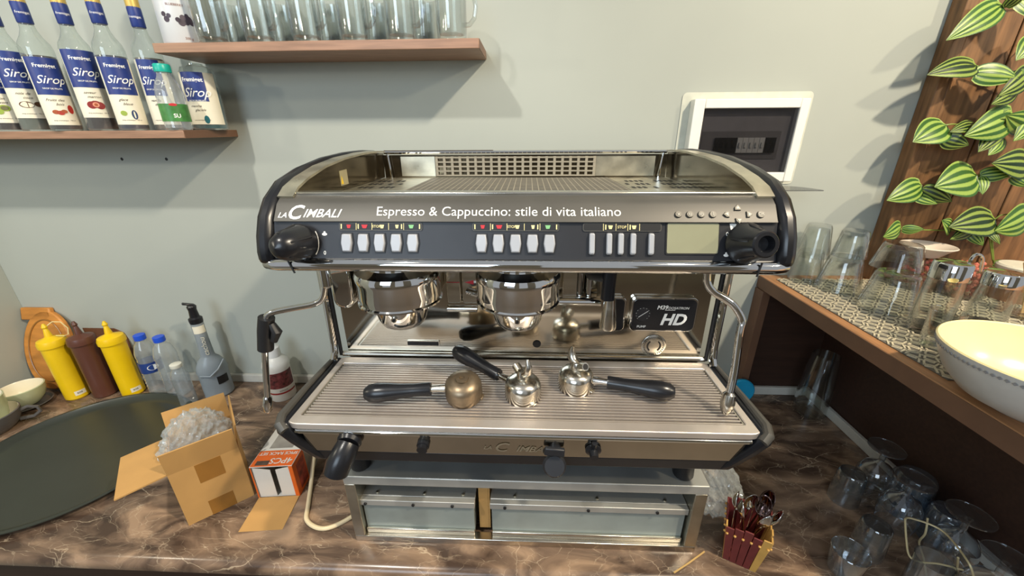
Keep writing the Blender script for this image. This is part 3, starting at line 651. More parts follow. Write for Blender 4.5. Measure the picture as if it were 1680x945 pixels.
# ------------------------------------------------------------------ bottles on the lower shelf
M['label_cream'] = pm('label_cream', (234, 228, 206), .55, var=.02)
M['label_blue'] = pm('label_blue', (30, 52, 122), .45, var=.05)
M['gold'] = pm('gold_cap', (200, 172, 92), .4, .3)
def liq(name, c): return pm(name, c, .15, var=.2, scale=20)
def shelfz(y): return .8405 - (WY-y)*math.tan(math.radians(.8))+.0004
def bottle(x, y, turn, label, liquid, fruit, flavour, margin=.9, capy=1, group='syrup bottles on the lower shelf', short=False, low=.012):
    t = thing('syrup_bottle', label, 'bottle', (x, y, shelfz(y)), (0, 0, math.atan2(x, y)*-1*(-1) if False else 0), group)
    t.rotation_euler = (0, 0, math.atan2(-x, y)+turn)
    if short: prof = [(0, 0), (.036, 0), (.0385, .004), (.0385, .128), (.034, .142), (.016, .149), (.016, .152), (0, .152)]
    else: prof = [(0, 0), (.0265, 0), (.0285, .004), (.0285, .172), (.026, .184), (.0185, .197), (.0135, .210), (.0118, .222), (.0118, .268), (0, .268)]
    MB().lathe(prof, 32).build('glass_body', M['bottle_glass'], t, world=False)
    top = .10 if short else .158
    MB().lathe([(0, .003), (.0262 if not short else .0345, .003), (.0272 if not short else .0355, .006), (.0272 if not short else .0355, top), (0, top)], 28).build('syrup', liquid, t, world=False)
    if not short:
        MB().lathe([(0, .262), (.0130, .262), (.0130, .268), (.0130, .284), (0, .285)], 20).build('screw_cap', M['gold'], t, world=False)
        c = MB().lathe([(.0122, .222), (.0134, .224), (.0134, .258), (.0126, .266)], 24).build('neck_sleeve', M['label_blue'], t, world=False)
        q = MB(); text_bend(q, 'Fremiget', .007, .0137, 0, .242); q.build('lettering', M['white'], c, world=False)
    R1 = .0289 if not short else .0389; tk = .80 if not short else .95
    lh, lb = (.142, low) if not short else (.118, .012)
    a = 1.32
    lab = MB().grid(lambda u, v: (R1*math.sin(a*(2*u-1)), -R1*math.cos(a*(2*u-1)), lb+lh*v), 20, 1).build('label', M['label_cream'], t, world=False)
    zb = lb+lh*.50; R2 = R1+.0004; b_ = a*margin
    MB().grid(lambda u, v: (R2*math.sin(b_*(2*u-1)), -R2*math.cos(b_*(2*u-1)), zb-.006*(1-v)+(lb+lh-zb)*v), 20, 1).build('label_band', M['label_blue'], lab, world=False)
    R3 = R2+.0004; q = MB(); zt_ = lb+lh
    text_bend(q, 'Fremiget', .0135*tk, R3, 0, zt_-.017, bold=.02); text_bend(q, 'Sirop', .030*tk, R3, .05, zt_-.046, shear=.45, bold=.004)
    text_bend(q, 'SIROP DE FRUITS', .0055*tk, R3, 0, zt_-.064, bold=.01)
    q.build('lettering', M['white'], lab, world=False)
    q = MB(); text_bend(q, flavour[0], .008, R2, -.15, zb-.017, shear=.5); text_bend(q, flavour[1], .008, R2, .05, zb-.026, shear=.5)
    text_bend(q, 'sirop aromatique - 700 ml', .0036, R2, 0, lb+.010)
    q.build('flavour_text', pm('ink', (70, 60, 50), .6), lab, world=False)
    for k, (cx, cz, A_, B_, c) in enumerate(fruit):
        q = MB(); poly_bend(q, ell(cx*tk, cz*tk, A_*tk, B_*tk), R2+.0001*(k+1), 0, zb-.046); q.build('fruit_picture', c, lab, world=False)
    return t
C = {k: pm('print_'+k, v, .5, var=.1) for k, v in dict(brown=(122, 62, 32), nut=(168, 84, 44), cherry=(140, 36, 34), pink=(222, 150, 120), lime=(150, 172, 60), navy=(36, 62, 104), teal=(20, 96, 104), coco=(96, 64, 40), ivory=(240, 232, 205), red=(178, 52, 42), olive=(110, 110, 70)).items()}
dark = liq('dark_syrup', (38, 20, 22)); grey = liq('grey_syrup', (104, 108, 100)); navy = liq('navy_syrup', (28, 34, 62)); taupe = liq('taupe_syrup', (110, 98, 84)); teal = liq('teal_syrup', (10, 84, 92))
bottle(-1.290, 1.0, .05, 'syrup bottle with a green lime picture, leftmost on the lower shelf', dark, [(.0, .01, .012, .009, C['lime']), (.0, .01, .008, .006, C['olive']), (-.014, 0, .010, .008, C['lime'])], ('citron', 'vert'), low=.018)
bottle(-1.222, 1.0, .05, 'syrup bottle with a halved coconut picture and greyish liquid', grey, [(-.006, .006, .016, .009, C['coco']), (-.004, .005, .013, .0065, C['ivory']), (.020, .008, .010, .007, C['coco'])], ('noix de', 'coco'), low=.028)
bottle(-1.130, .985, .06, 'syrup bottle with an orange-brown nut picture and red cup print', dark, [(-.012, .004, .008, .006, C['nut']), (-.002, .002, .008, .006, C['red']), (.006, .006, .007, .005, C['nut']), (.022, .012, .007, .012, C['red'])], ('Fruits des', 'bois'), .85)
bottle(-1.052, 1.0, .04, 'syrup bottle with a round chestnut picture, under a gold cap', dark, [(-.009, .003, .011, .010, C['cherry']), (.009, .002, .011, .010, C['cherry']), (0, .005, .013, .010, C['cherry']), (0, .004, .0075, .007, C['pink']), (0, .004, .004, .004, C['nut'])], ('saveur', 'marron'), low=.028)
bottle(-.972, 1.0, .0, 'syrup bottle with a dark blue drinking cup picture and bluish liquid', navy, [(.010, -.004, .007, .013, C['navy']), (.010, -.004, .002, .010, C['ivory']), (-.014, 0, .008, .007, C['lime'])], ('glace', 'bleue'), .8)
bottle(-.918, 1.040, -.25, 'syrup bottle with a wide pale margin beside its blue label, behind the teal-capped bottle', taupe, [(.012, 0, .007, .011, C['olive']), (.012, 0, .002, .008, C['ivory'])], ('vanille', 'douce'), .6)
bottle(-.835, 1.075, -.40, 'short teal syrup bottle under the end of the upper shelf', teal, [(.012, -.002, .006, .010, C['teal'])], ('menthe', 'glaciale'), .5, short=True)
# small water bottle with a teal cap
M['teal_cap'] = pm('teal_cap', (20, 168, 150), .35)
M['green_label'] = pm('green_label', (66, 128, 62), .4, var=.3, scale=60)
p = at(294, 217, z=shelfz(.985)); wx, wy = -.845, .985
t = thing('water_bottle', 'small clear bottle with teal cap and green label standing on the lower shelf', 'bottle', (wx, wy, shelfz(wy)), (0, 0, math.atan2(-wx, wy)))
MB().lathe([(0, .002), (.024, 0), (.0275, .004), (.0265, .02), (.0275, .045), (.0275, .075), (.0255, .09), (.021, .103), (.0155, .112), (.0135, .118), (.0135, .124), (0, .124)], 28).build('bottle_body', M['pet'], t, world=False)
MB().lathe([(0, .124), (.016, .123), (.0165, .126), (.0165, .137), (.015, .1395), (0, .1395)], 28).build('cap', M['teal_cap'], t, world=False)
l_ = MB().grid(lambda u, v: (.0280*math.sin(1.5*(2*u-1)), -.0280*math.cos(1.5*(2*u-1)), .018+.038*v), 16, 1).build('label', M['green_label'], t, world=False)
q = MB(); text_bend(q, 'SU', .012, .0284, .1, .030, bold=.02); q.build('lettering', M['white'], l_, world=False)
q = MB(); poly_bend(q, ell(0, 0, .008, .003), .0284, 0, .054); q.build('red_mark', M['redprint'], l_, world=False)

# ------------------------------------------------------------------ upper shelf
SZ = 1.0235
t = thing('berry_bottle', 'white plastic bottle with dark blueberry print at the left end of the upper shelf', 'bottle', (-.826, 1.052, SZ), (0, 0, .62))
MB().lathe([(0, 0), (.038, 0), (.041, .005), (.041, .17), (.030, .19), (.017, .205), (.017, .22), (0, .22)], 36).build('bottle_body', pm('milky_bottle', (205, 208, 210), .3, var=.03), t, world=False)
q = MB()
for dx, dz, r in ((-.022, .048, .006), (-.026, .058, .005), (-.016, .055, .0045), (.006, .043, .007), (.015, .046, .007), (.010, .053, .006), (.021, .052, .006), (.026, .045, .006), (.0, .048, .005), (.018, .058, .004)):
    poly_bend(q, ell(dx, dz, r, r), .0414, 0, 0)
q.build('berry_picture', pm('blueberry_print', (56, 44, 58), .5, var=.4, scale=90), t, world=False)
q = MB(); text_bend(q, 'BLUEBERRY', .0065, .0414, 0, .077); text_bend(q, '500 g', .007, .0414, .3, .012); q.build('lettering', C['brown'], t, world=False)
def glass_mug(x, y, rz, first=None, label=''):
    if first is None:
        t = thing('glass_mug', label, 'mug', (x, y, SZ), (0, 0, rz), 'clear glass mugs on the upper shelf')
        MB().lathe([(0, 0), (.030, 0), (.032, .004), (.034, .03), (.035, .105), (.0335, .106), (.0315, .034), (.028, .014), (0, .012)], 24, squash=lambda a, z: 1+.02*math.cos(10*a)).build('mug_body', M['glass'], t, world=False)
        MB().tube([(.034, 0, .088), (.046, 0, .092), (.058, 0, .084), (.063, 0, .062), (.058, 0, .040), (.046, 0, .030), (.034, 0, .030)], .0050, 10).build('handle', M['glass'], t, world=False)
        return t
    return dup(first, (x, y, SZ), (0, 0, rz), label)
names = ['first clear glass mug on the upper shelf, next to the berry bottle', 'second glass mug from the berry bottle in the front row of upper shelf', 'third glass mug from the berry bottle in the front row of upper shelf', 'fourth glass mug from the berry bottle in the front row of upper shelf', 'fifth glass mug from the berry bottle in the front row of upper shelf', 'last glass mug at the right end of the upper shelf']
g0 = None
for i, px in enumerate((350, 428, 505, 583, 660, 742)):
    q = at(px, 66, z=SZ+.0) ; X = at(px, 60, y=1.040).x
    o = glass_mug(X, 1.040, -.35, g0, names[i]); g0 = g0 or o
for i, px in enumerate((392, 468, 545, 622, 700)):
    X = at(px, 66, y=1.112).x
    dup(g0, (X, 1.112, SZ), (0, 0, 1.9), 'clear glass mug in the back row of upper shelf, %s from the left' % ['first', 'second', 'third', 'fourth', 'fifth'][i])

# ------------------------------------------------------------------ left part of the counter
# wooden boards against the wall
M['board_wood'] = pm('orange_wood', (192, 128, 56), .5, var=.28, scale=7, stretch=(1, 1, 5))
t = thing('cutting_board', 'round orange wooden cutting board leaning on the wall at far left', 'cutting board', (-1.640, 1.055, .004), (math.radians(-16), 0, 0))
MB().prism([(x*1.0, z+.145) for x, z in ell(0, 0, .088, .138, 40)], 0, .016, 'y').build('board_disc', M['board_wood'], t, world=False, bev=.004)
MB().prism([(-.085, .25), (.01, .25), (.022, .265), (.018, .293), (-.085, .293)], .0, .016, 'y', T(-.0, 0, 0)).build('handle', M['board_wood'], t, world=False, bev=.004)
q = MB(); q.tube([(.066*math.cos(2*PI*k/40), -.0008, .145+.108*math.sin(2*PI*k/40)) for k in range(40)], .0025, 6, closed=True); q.build('groove', M['tape'], t, world=False)
M['dark_wood'] = pm('dark_wood', (98, 62, 40), .5, var=.2)
t = thing('wooden_paddle', 'dark brown wooden paddle leaning on the wall behind the brown squeeze bottle', 'paddle', (-1.475, 1.10, .003), (math.radians(-14), 0, 0))
MB().prism([(-.03, 0), (.05, 0), (.085, .03), (.09, .12), (.07, .19), (.03, .215), (-.045, .215), (-.055, .23), (-.075, .285), (-.095, .292), (-.105, .28), (-.085, .22), (-.07, .18), (-.06, .05)], 0, .010, 'y').build('paddle_blade', M['dark_wood'], t, world=False, bev=.003)
def squeeze(x, y, col, label, h=.222, tether=False, sticker=True, rr=.031):
    m = pm('squeeze_plastic_'+str(col[0]), col, .35, var=.03)
    t = thing('squeeze_bottle', label, 'squeeze bottle', (x, y, .0003), (0, 0, math.atan2(-x, y)))
    MB().lathe([(0, .002), (rr-.004, 0), (rr, .005), (rr, h-.035), (rr+.0005, h-.024), (0, h-.024)], 32).build('bottle_body', m, t, world=False)
    c = MB().lathe([(rr-.002, h-.024), (rr+.004, h-.024), (rr+.0042, h-.012), (rr+.001, h-.002), (.016, h+.004), (.010, h+.008), (.0055, h+.034), (.0045, h+.036), (0, h+.036)], 32).build('cap', m, t, world=False)
    MB().lathe([(0, h+.036), (.006, h+.036), (.0075, h+.041), (.005, h+.047), (.003, h+.052), (0, h+.052)], 14).build('nozzle_plug', m, c, world=False)
    if tether:
        MB().tube([(.006, 0, h+.043), (.020, 0, h+.052), (.036, -.004, h+.046), (.045, -.008, h+.022), (.040, -.012, h+.002), (.030, -.02, h+.003), (.014, -.016, h+.010)], .0014, 6).build('tether_ring', M['creamprint'], c, world=False)
    if sticker:
        R1 = rr+.0004
        s = MB().grid(lambda u, v: (R1*math.sin(.45*(2*u-1)+.25), -R1*math.cos(.45*(2*u-1)+.25), .016+.016*v), 8, 1).build('sticker', M['label_cream'], t, world=False)
        q = MB(); text_bend(q, 'SOS', .008, R1+.0003, .2, .024, bold=.02); q.build('lettering', M['black'], s, world=False)
    return t
squeeze(-1.530, 1.04, (236, 196, 24), 'yellow squeeze bottle with tethered cap ring, left of the brown one', tether=True)
squeeze(-1.446, 1.055, (94, 58, 46), 'brown squeeze bottle between the two yellow ones', sticker=False, h=.225)
squeeze(-1.356, 1.065, (240, 198, 10), 'yellow squeeze bottle right of the brown one, beside the water bottles')
M['blue_cap'] = pm('blue_cap', (36, 84, 208), .35)
M['blue_label'] = pm('blue_label', (34, 60, 124), .4, var=.1)
def pet(x, y, h, r, capm, label, lab, milky=False):
    t = thing('water_bottle', label, 'bottle', (x, y, .0003), (0, 0, math.atan2(-x, y)))
    prof = [(0, .004), (r*.8, 0), (r, .005)]
    z = .012
    while z < h*.62: prof += [(r, z), (r*.94, z+.006)]; z += .012
    prof += [(r, h*.66), (r*.97, h*.72), (r*.75, h*.84), (.013, h*.90), (.0125, h*.94), (0, h*.94)]
    MB().lathe(prof, 28).build('bottle_body', M['pet'], t, world=False)
    MB().lathe([(0, h*.93), (.0155, h*.92), (.016, h*.93), (.0158, h*.995), (.0145, h), (0, h)], 24).build('cap', capm, t, world=False)
    if lab:
        l_ = MB().lathe([(r*1.01, h*.40), (r*1.015, h*.41), (r*1.015, h*.56), (r*1.01, h*.57)], 28).build('label', M['blue_label'], t, world=False)
        q = MB(); poly_bend(q, ell(0, 0, .016, .010), r*1.03, .1, h*.49); q.build('label_emblem', M['white'], l_, world=False)
    return t
pet(-1.268, 1.075, .222, .030, M['blue_cap'], 'water bottle with blue cap and dark blue label', True)
pet(-1.193, 1.065, .222, .031, M['blue_cap'], 'unlabelled water bottle with blue cap, between labelled bottle and grey cleaner', False)
pet(-1.115, 1.015, .152, .024, pm('milky_cap', (222, 220, 205), .4), 'small water bottle with milky white cap, behind the cardboard box', False)
# grey cleaner bottle with trigger-like neck
M['grey_plastic'] = pm('grey_plastic', (142, 150, 154), .35, var=.04)
t = thing('cleaner_bottle', 'grey long-necked cleaner bottle with black spout near the wall', 'bottle', (-1.052, 1.070, .0003), (0, 0, .75)); t.scale = (1, 1, 1.16)
MB().lathe([(0, 0), (.034, 0), (.038, .005), (.038, .075), (.040, .085), (.037, .10), (.030, .118), (.020, .128), (.0185, .135), (.0165, .19), (.0165, .235), (0, .235)], 32, squash=lambda a, z: 1+.10*math.cos(2*a)*(1 if z < .11 else .3)).build('bottle_body', M['grey_plastic'], t, world=False)
MB().tube([(-.036, -.024, .082), (-.01, -.041, .080), (.015, -.040, .095), (.036, -.020, .113)], .0025, 8).build('shoulder_ridge', M['grey_plastic'], t, world=False)
MB().lathe([(0, .235), (.0175, .234), (.0185, .240), (.0185, .248), (.013, .252), (.011, .272), (.013, .282), (.010, .286), (0, .284)], 24).build('spout_cap', M['black'], t, world=False)
MB().cbox((0, 0, 0), (.030, .014, .005), T(-.006, 0, .290) @ Rm(.35, 'Y')).build('spout_flap', M['black'], t, world=False, bev=.002)
l_ = MB().grid(lambda u, v: (.0172*math.sin(1.1*(2*u-1)), -.0172*math.cos(1.1*(2*u-1)), .205+.022*v), 12, 1).build('neck_label', M['label_cream'], t, world=False)
q = MB(); vs_, fs_ = text_geo('cachou', .020, .2, .01); q.add([(.0195*math.sin(-v[1]/.0195), -.0195*math.cos(-v[1]/.0195), .165+v[0]) for v in vs_], fs_); q.build('lettering', M['label_cream'], t, world=False)
MB().grid(lambda u, v: (.0425*math.sin(.4*(2*u-1)+.5), -.036*math.cos(.4*(2*u-1)+.5), .045+.025*v), 6, 1).build('body_label', M['black_soft'], t, world=False)
# white cleaning powder bottle behind steam wand
t = thing('powder_bottle', 'white bottle with red pattern label behind the left steam wand', 'bottle', (-.825, 1.065, .0003), (0, 0, .65))
MB().lathe([(0, 0), (.036, 0), (.039, .005), (.039, .115), (.041, .125), (.037, .140), (.026, .152), (.021, .158), (0, .158)], 32).build('bottle_body', pm('white_plastic', (226, 224, 216), .35, var=.02), t, world=False)
MB().lathe([(0, .157), (.022, .157), (.023, .160), (.022, .188), (.015, .196), (.010, .208), (.006, .212), (0, .212)], 24).build('cap', M['white'], t, world=False)
MB().lathe([(.0035, .200), (.006, .205), (.0, .212)], 10, T(-.016, -.006, 0)).build('red_nozzle', pm('pink_plastic', (220, 70, 90), .4), t, world=False)
l_ = MB().grid(lambda u, v: (.0394*math.sin(1.2*(2*u-1)), -.0394*math.cos(1.2*(2*u-1)), .052+.058*v), 14, 1).build('label', pm('bean_print', (96, 44, 44), .5, var=.9, scale=90), t, world=False)
MB().grid(lambda u, v: (.0395*math.sin(1.2*(2*u-1)), -.0395*math.cos(1.2*(2*u-1)), .030+.006*v), 14, 1).build('label_stripe', C['cherry'], t, world=False)
q = MB(); text_bend(q, 'polvere', .008, .0396, .1, .043); q.build('lettering', M['black'], t, world=False)
# cups at far left
M['pale_green'] = pm('pale_green_glaze', (190, 198, 164), .25, var=.04); M['grey_glaze'] = pm('dark_grey_glaze', (88, 86, 84), .3, var=.05); M['ivory_glaze'] = pm('ivory_glaze', (234, 226, 200), .25, var=.02)
def bowlcup(name, label, loc, r, h, m, handle, saucer=False, hrot=0):
    t = thing(name, label, 'cup', loc)
    MB().lathe([(0, .0), (r*.55, 0), (r*.62, .004), (r*.86, h*.35), (r*.97, h*.7), (r, h), (r-.003, h+.0015)], 40).build('cup_body', m, t, world=False)
    MB().lathe([(r-.003, h+.0015), (r-.005, h-.002), (r*.90, h*.55), (r*.7, .012), (0, .009)], 40).build('inner_glaze', M['ivory_glaze'], t, world=False)
    if handle:
        MB().tube([Rm(hrot, 'Z') @ Vector(p) for p in ((r*.94, 0, h*.78), (r*1.18, 0, h*.86), (r*1.42, 0, h*.70), (r*1.45, 0, h*.42), (r*1.22, 0, h*.24), (r*.84, 0, h*.30))], [.006, .005, .005, .005, .005, .006], 10).build('handle', m, t, world=False)
    return t
bowlcup('cup', 'pale green cup with ivory inside, in front of the round wooden board', (-1.640, .985, .0122), .056, .058, M['pale_green'], False)
tag(MB().lathe([(0, .0), (.04, 0), (.056, .008), (.060, .0115), (.056, .012), (.05, .005), (0, .004)], 36, T(-1.640, .985, .0003)).build('saucer', M['grey_glaze']), 'dark saucer under the pale green cup', 'saucer')
bowlcup('cup', 'dark grey mug with handle, holding a pale green cup, at the left edge', (-1.600, .862, .0003), .072, .060, M['grey_glaze'], True, hrot=.75)
bowlcup('cup', 'pale green cup nested in the dark grey mug', (-1.605, .865, .0125), .056, .100, M['pale_green'], False)
# round serving tray
M['tray_green'] = pm('dark_green_tray', (58, 62, 56), .3, .2, var=.08, scale=6)
t = thing('serving_tray', 'large round dark grey-green tray lying flat on the counter at left', 'tray', (-1.235, .785, .0003))
MB().lathe([(0, 0), (.222, 0), (.240, .004), (.252, .016), (.258, .0175), (.2575, .0195), (.250, .0195), (.238, .008), (.222, .004), (0, .004)], 96).build('tray_body', M['tray_green'], t, world=False)

# ------------------------------------------------------------------ cardboard box with plastic
A_ = Vector((-.763, .592)); B_ = Vector((-.667, .677)); u_ = (B_-A_).normalized(); v_ = Vector((-u_.y, u_.x)); W_, D_, H_ = .128, .150, .150
ang = math.atan2(u_.y, u_.x)
t = thing('cardboard_box', 'open brown cardboard box with raised flaps, stuffed with plastic wrap', 'box', (A_.x, A_.y, .0003), (0, 0, ang))
th = .003
q = MB(); q.box((0, 0, 0), (W_, th, H_)).build('front_wall', M['cardboard'], t, world=False)
MB().box((0, D_-th, 0), (W_, D_, H_)).build('back_wall', M['cardboard'], t, world=False)
MB().box((0, th, 0), (th, D_-th, H_)).build('left_wall', M['cardboard'], t, world=False)
MB().box((W_-th, th, 0), (W_, D_-th, H_)).build('right_wall', M['cardboard'], t, world=False)
MB().box((th, th, 0), (W_-th, D_-th, th)).build('bottom', M['cardboard'], t, world=False)
MB().box((0, 0, 0), (W_, th, .062), T(0, 0, H_) @ Rm(math.radians(10), 'X')).build('front_flap', M['cardboard'], t, world=False)
MB().box((.0, 0, 0), (W_-.004, th, .062), T(.002, D_-th, H_) @ Rm(math.radians(-22), 'X')).build('back_flap', M['cardboard'], t, world=False)
MB().box((0, .0, 0), (th, D_-.008, .060), T(W_-th, .004, H_) @ Rm(math.radians(8), 'Y')).build('right_flap', M['cardboard'], t, world=False)
MB().box((-.085, .002, -.0), (0, D_-.004, th), T(0, 0, H_-.001) @ Rm(math.radians(-6), 'Y')).build('left_flap', M['cardboard'], t, world=False)
MB().box((.045, -.0006, H_-.052), (.092, -.0001, H_-.001)).build('tape_strip', M['tape'], t, world=False)
MB().box((.045, -.0006, .0), (.092, -.0001, .042)).build('tape_strip', M['tape'], t, world=False)
# crumpled plastic
def crumple(name, label, c, r, seed, m, n=900, sq=(1, 1, 1)):
    rnd = random.Random(seed); import bmesh
    bm = bmesh.new(); bmesh.ops.create_icosphere(bm, subdivisions=5, radius=1)
    dirs = [(Vector((rnd.gauss(0, 1), rnd.gauss(0, 1), rnd.gauss(0, 1))).normalized(), rnd.uniform(6, 22), rnd.uniform(0, 6)) for _ in range(16)]
    for v in bm.verts:
        d = v.co.normalized(); k = 0
        for a, f_, ph in dirs: k += abs(math.sin(f_*d.dot(a)+ph))
        v.co = Vector((d.x*sq[0], d.y*sq[1], d.z*sq[2]))*r*(.55+.045*k)
    mb = MB(); mb.add([tuple(v.co) for v in bm.verts], [tuple(v.index for v in f.verts) for f in bm.faces]); bm.free()
    o = mb.build(name, m, sharp=20); o.location = c; return tag(o, label, 'plastic wrap')
c = Vector((A_.x, A_.y, 0)) + Vector((u_.x, u_.y, 0))*.058 + Vector((v_.x, v_.y, 0))*.075
crumple('plastic_wrap', 'crumpled clear plastic wrap bulging out of the cardboard box', (c.x, c.y, .158), .078, 3, M['film'], sq=(.82, .85, .95))
# orange and white box
oa = at(425, 817, z=0); ob = at(490, 815, z=0)
M['orange'] = pm('orange_print', (232, 104, 30), .45, var=.05); M['white_card'] = pm('white_card', (228, 222, 210), .5, var=.02); M['photo_grey'] = pm('photo_grey', (160, 152, 140), .5, var=.25, scale=25); M['photo_dark'] = pm('dark_print', (92, 72, 58), .5, var=.5, scale=40)
W2, D2, H2 = .098, .20, .096
ux = (ob-oa).normalized(); az = math.atan2(ux.y, ux.x)+.03
t = thing('orange_box', 'orange and white printed carton with open flap, tucked beside the machine stand', 'box', (oa.x, oa.y, .0003), (0, 0, az))
MB().box((0, .0, 0), (.002, D2, H2)).build('left_wall', M['white_card'], t, world=False)
MB().box((W2-.002, .0, 0), (W2, D2, H2)).build('right_wall', M['photo_grey'], t, world=False)
MB().box((.002, .002, 0), (W2-.002, D2, .002)).build('bottom', M['white_card'], t, world=False)
MB().box((.002, D2-.002, .002), (W2-.002, D2, H2)).build('back_wall', M['white_card'], t, world=False)
tp = MB().box((.0, .0, H2), (W2, D2, H2+.002)).build('top', M['white_card'], t, world=False)
MB().box((.001, .0005, H2+.002), (W2-.001, .050, H2+.0024)).build('orange_band', M['orange'], tp, world=False)
MB().box((.010, .004, H2+.0024), (.040, .018, H2+.0026)).build('dark_patch', M['photo_dark'], tp, world=False)
MB().box((.018, .058, H2+.002), (.074, .118, H2+.0023)).build('picture', M['photo_grey'], tp, world=False)
MB().box((.040, .160, H2+.002), (W2-.001, .185, H2+.0023)).build('orange_corner', M['orange'], tp, world=False)
q = MB(); text_on(q, 'SPICE RACK SET', .0125, (.050, .040, H2+.0024), (-1, 0, 0), (0, -1, 0), bold=.02, lift=.0005)
text_on(q, '4PCS', .024, (.066, .0165, H2+.0024), (-1, 0, 0), (0, -1, 0), bold=.01, lift=.0005); q.build('lettering', M['white_card'], tp, world=False)
q = MB(); text_on(q, 'SET', .022, (.085, .092, H2+.002), (0, -1, 0), (1, 0, 0), lift=.0005); text_on(q, '4PCS', .014, (.050, .138, H2+.002), (0, -1, 0), (1, 0, 0), lift=.0005, bold=.02); q.build('lettering', M['photo_dark'], tp, world=False)
MB().box((W2+.0001, .0, 0), (W2+.0005, .055, H2)).build('orange_side', M['orange'], t, world=False)
MB().box((W2+.0005, .014, .01), (W2+.0009, .050, H2-.012)).build('side_picture', pm('red_picture', (170, 70, 50), .5, var=.6, scale=50), t, world=False)
for a, b, s in ((.004, .044, -1), (.056, .094, 1)):
    MB().prism([(a, .002), (b, .002), (b, H2-.012), (a, H2-.003)] if s < 0 else [(a, .002), (b, .002), (b, H2-.003), (a, H2-.012)], .002, .0035, 'y').build('inner_flap', M['white_card'], t, world=False)
MB().box((0, -.0008, 0), (.003, -.0001, H2)).build('front_edge', M['orange'], t, world=False); MB().box((W2-.009, -.0008, 0), (W2, -.0001, H2)).build('front_edge', M['orange'], t, world=False)
MB().box((.001, -.100, 0), (W2-.001, -.001, .002), Rm(math.radians(1.5), 'X')).build('front_flap', M['cardboard'], t, world=False)
# cable
pts = [(-.560, .80, .10), (-.548, .765, .05), (-.530, .70, .012), (-.516, .648, .005), (-.502, .615, .005), (-.474, .597, .005), (-.445, .594, .005), (-.415, .610, .005), (-.385, .64, .005)]
pts = [(-.52, .86, .18), (-.542, .80, .11), (-.548, .755, .05), (-.536, .70, .010)]+pts[3:]
tag(MB().tube(smooth(pts), .0048, 10).build('power_cable', pm('cream_cable', (222, 204, 166), .45)), 'cream cable looping on the counter left of the steel stand', 'cable')

# ------------------------------------------------------------------ right of the machine on the counter
t = thing('spoon_basket', 'small red-brown slatted wooden basket holding spoons, right of the stand', 'basket', (.452, .575, .0003), (0, 0, -.48))
M['slat_red'] = pm('red_slat', (112, 44, 42), .5, var=.12, scale=40); M['slat_yellow'] = pm('yellow_slat', (206, 160, 84), .5, var=.1)
for s in range(4):
    for k in range(5):
        w0 = .030; w1 = .040; fr_ = (k-2)/2
        a, b, hh = -w0+k*2*w0/5, -w0+(k+1)*2*w0/5, .098+.004*((k*7+s) % 3)
        A1, B1 = a*w1/w0, b*w1/w0; e = .0006
        vs = [(a+e, -w0, 0), (b-e, -w0, 0), (B1-e, -w1, hh), (A1+e, -w1, hh), (a+e, -w0+.003, 0), (b-e, -w0+.003, 0), (B1-e, -w1+.003, hh), (A1+e, -w1+.003, hh)]
        MB().add(vs, [(0, 1, 2, 3), (7, 6, 5, 4), (0, 4, 5, 1), (1, 5, 6, 2), (2, 6, 7, 3), (3, 7, 4, 0)], Rm(s*PI/2, 'Z')).build('slat', M['slat_yellow'] if (s == 0 and k > 3) or (s == 1 and k < 4) or (s == 3 and k > 3) else M['slat_red'], t, world=False, bev=.0005)
q = MB()
for s in range(4):
    for k in range(6): q.lathe([(0, .0025), (.0025, .001), (.0025, -.001), (0, -.0025)], 8, Rm(s*PI/2, 'Z') @ T(-.035+k*.014, -.0395, .082))
q.build('rivet_beads', M['slat_yellow'], t, world=False, kind='stuff')
MB().box((-.029, -.029, .0), (.029, .029, .003)).build('bottom', M['slat_red'], t, world=False)
def spoon(loc, az, tilt, label, dark=False):
    o = thing('spoon', label, 'spoon', loc); o['group'] = 'spoons in the wooden basket'
    o.rotation_euler = (Matrix.Rotation(az, 3, 'Z') @ Matrix.Rotation(tilt, 3, 'Y')).to_euler()
    m = M['dark_chrome'] if dark else M['chrome']
    MB().tube([(0, 0, -.095), (.001, 0, -.04), (0, 0, .0), (.001, 0, .012)], [.0025, .0020, .0020, .003], 8).build('handle', m, o, world=False)
    MB().grid(lambda u, v: (.0 + .009*(math.sin(PI*v)*math.cos(PI*(u-.5))), (u-.5)*2*.0145*math.sin(PI*(v*.94+.03))**.6, .010+.046*v), 8, 10).build('spoon_bowl', m, o, world=False, solid=.0008)
M['dark_chrome'] = pm('dark_chrome', (120, 100, 98), .1, 1)
spoon((.436, .568, .100), 2.9, .20, 'bright spoon standing at the left of the basket')
spoon((.430, .585, .102), 2.5, .10, 'spoon behind the leftmost one in the basket')
spoon((.455, .590, .100), 1.6, -.12, 'spoon at the back of the basket')
spoon((.468, .572, .100), .8, .30, 'large shiny spoon bowl in the middle of the basket', True)
spoon((.478, .565, .096), -.6, .35, 'spoon leaning to the front right corner of the basket')
spoon((.476, .588, .102), .3, .40, 'dark spoon leaning to the back right of the basket', True)
spoon((.462, .560, .094), -1.4, .28, 'spoon bowl hanging over the front edge of the basket')
crumple('plastic_wrap', 'crumpled clear plastic bag between the steel stand and the spoon basket', (.438, .715, .052), .085, 9, M['film'], sq=(.75, 1.05, .62))
p0, p1 = at(1082, 925, z=.003), at(1122, 900, z=.003)
tag(MB().tube([(.300, .527, .0032), (.338, .548, .0032), (.3785, .572, .0036)], .0017, 6).build('wooden_stick', pm('straw_wood', (206, 168, 104), .6)), 'thin straw-coloured stick lying before the stand corner', 'stick')
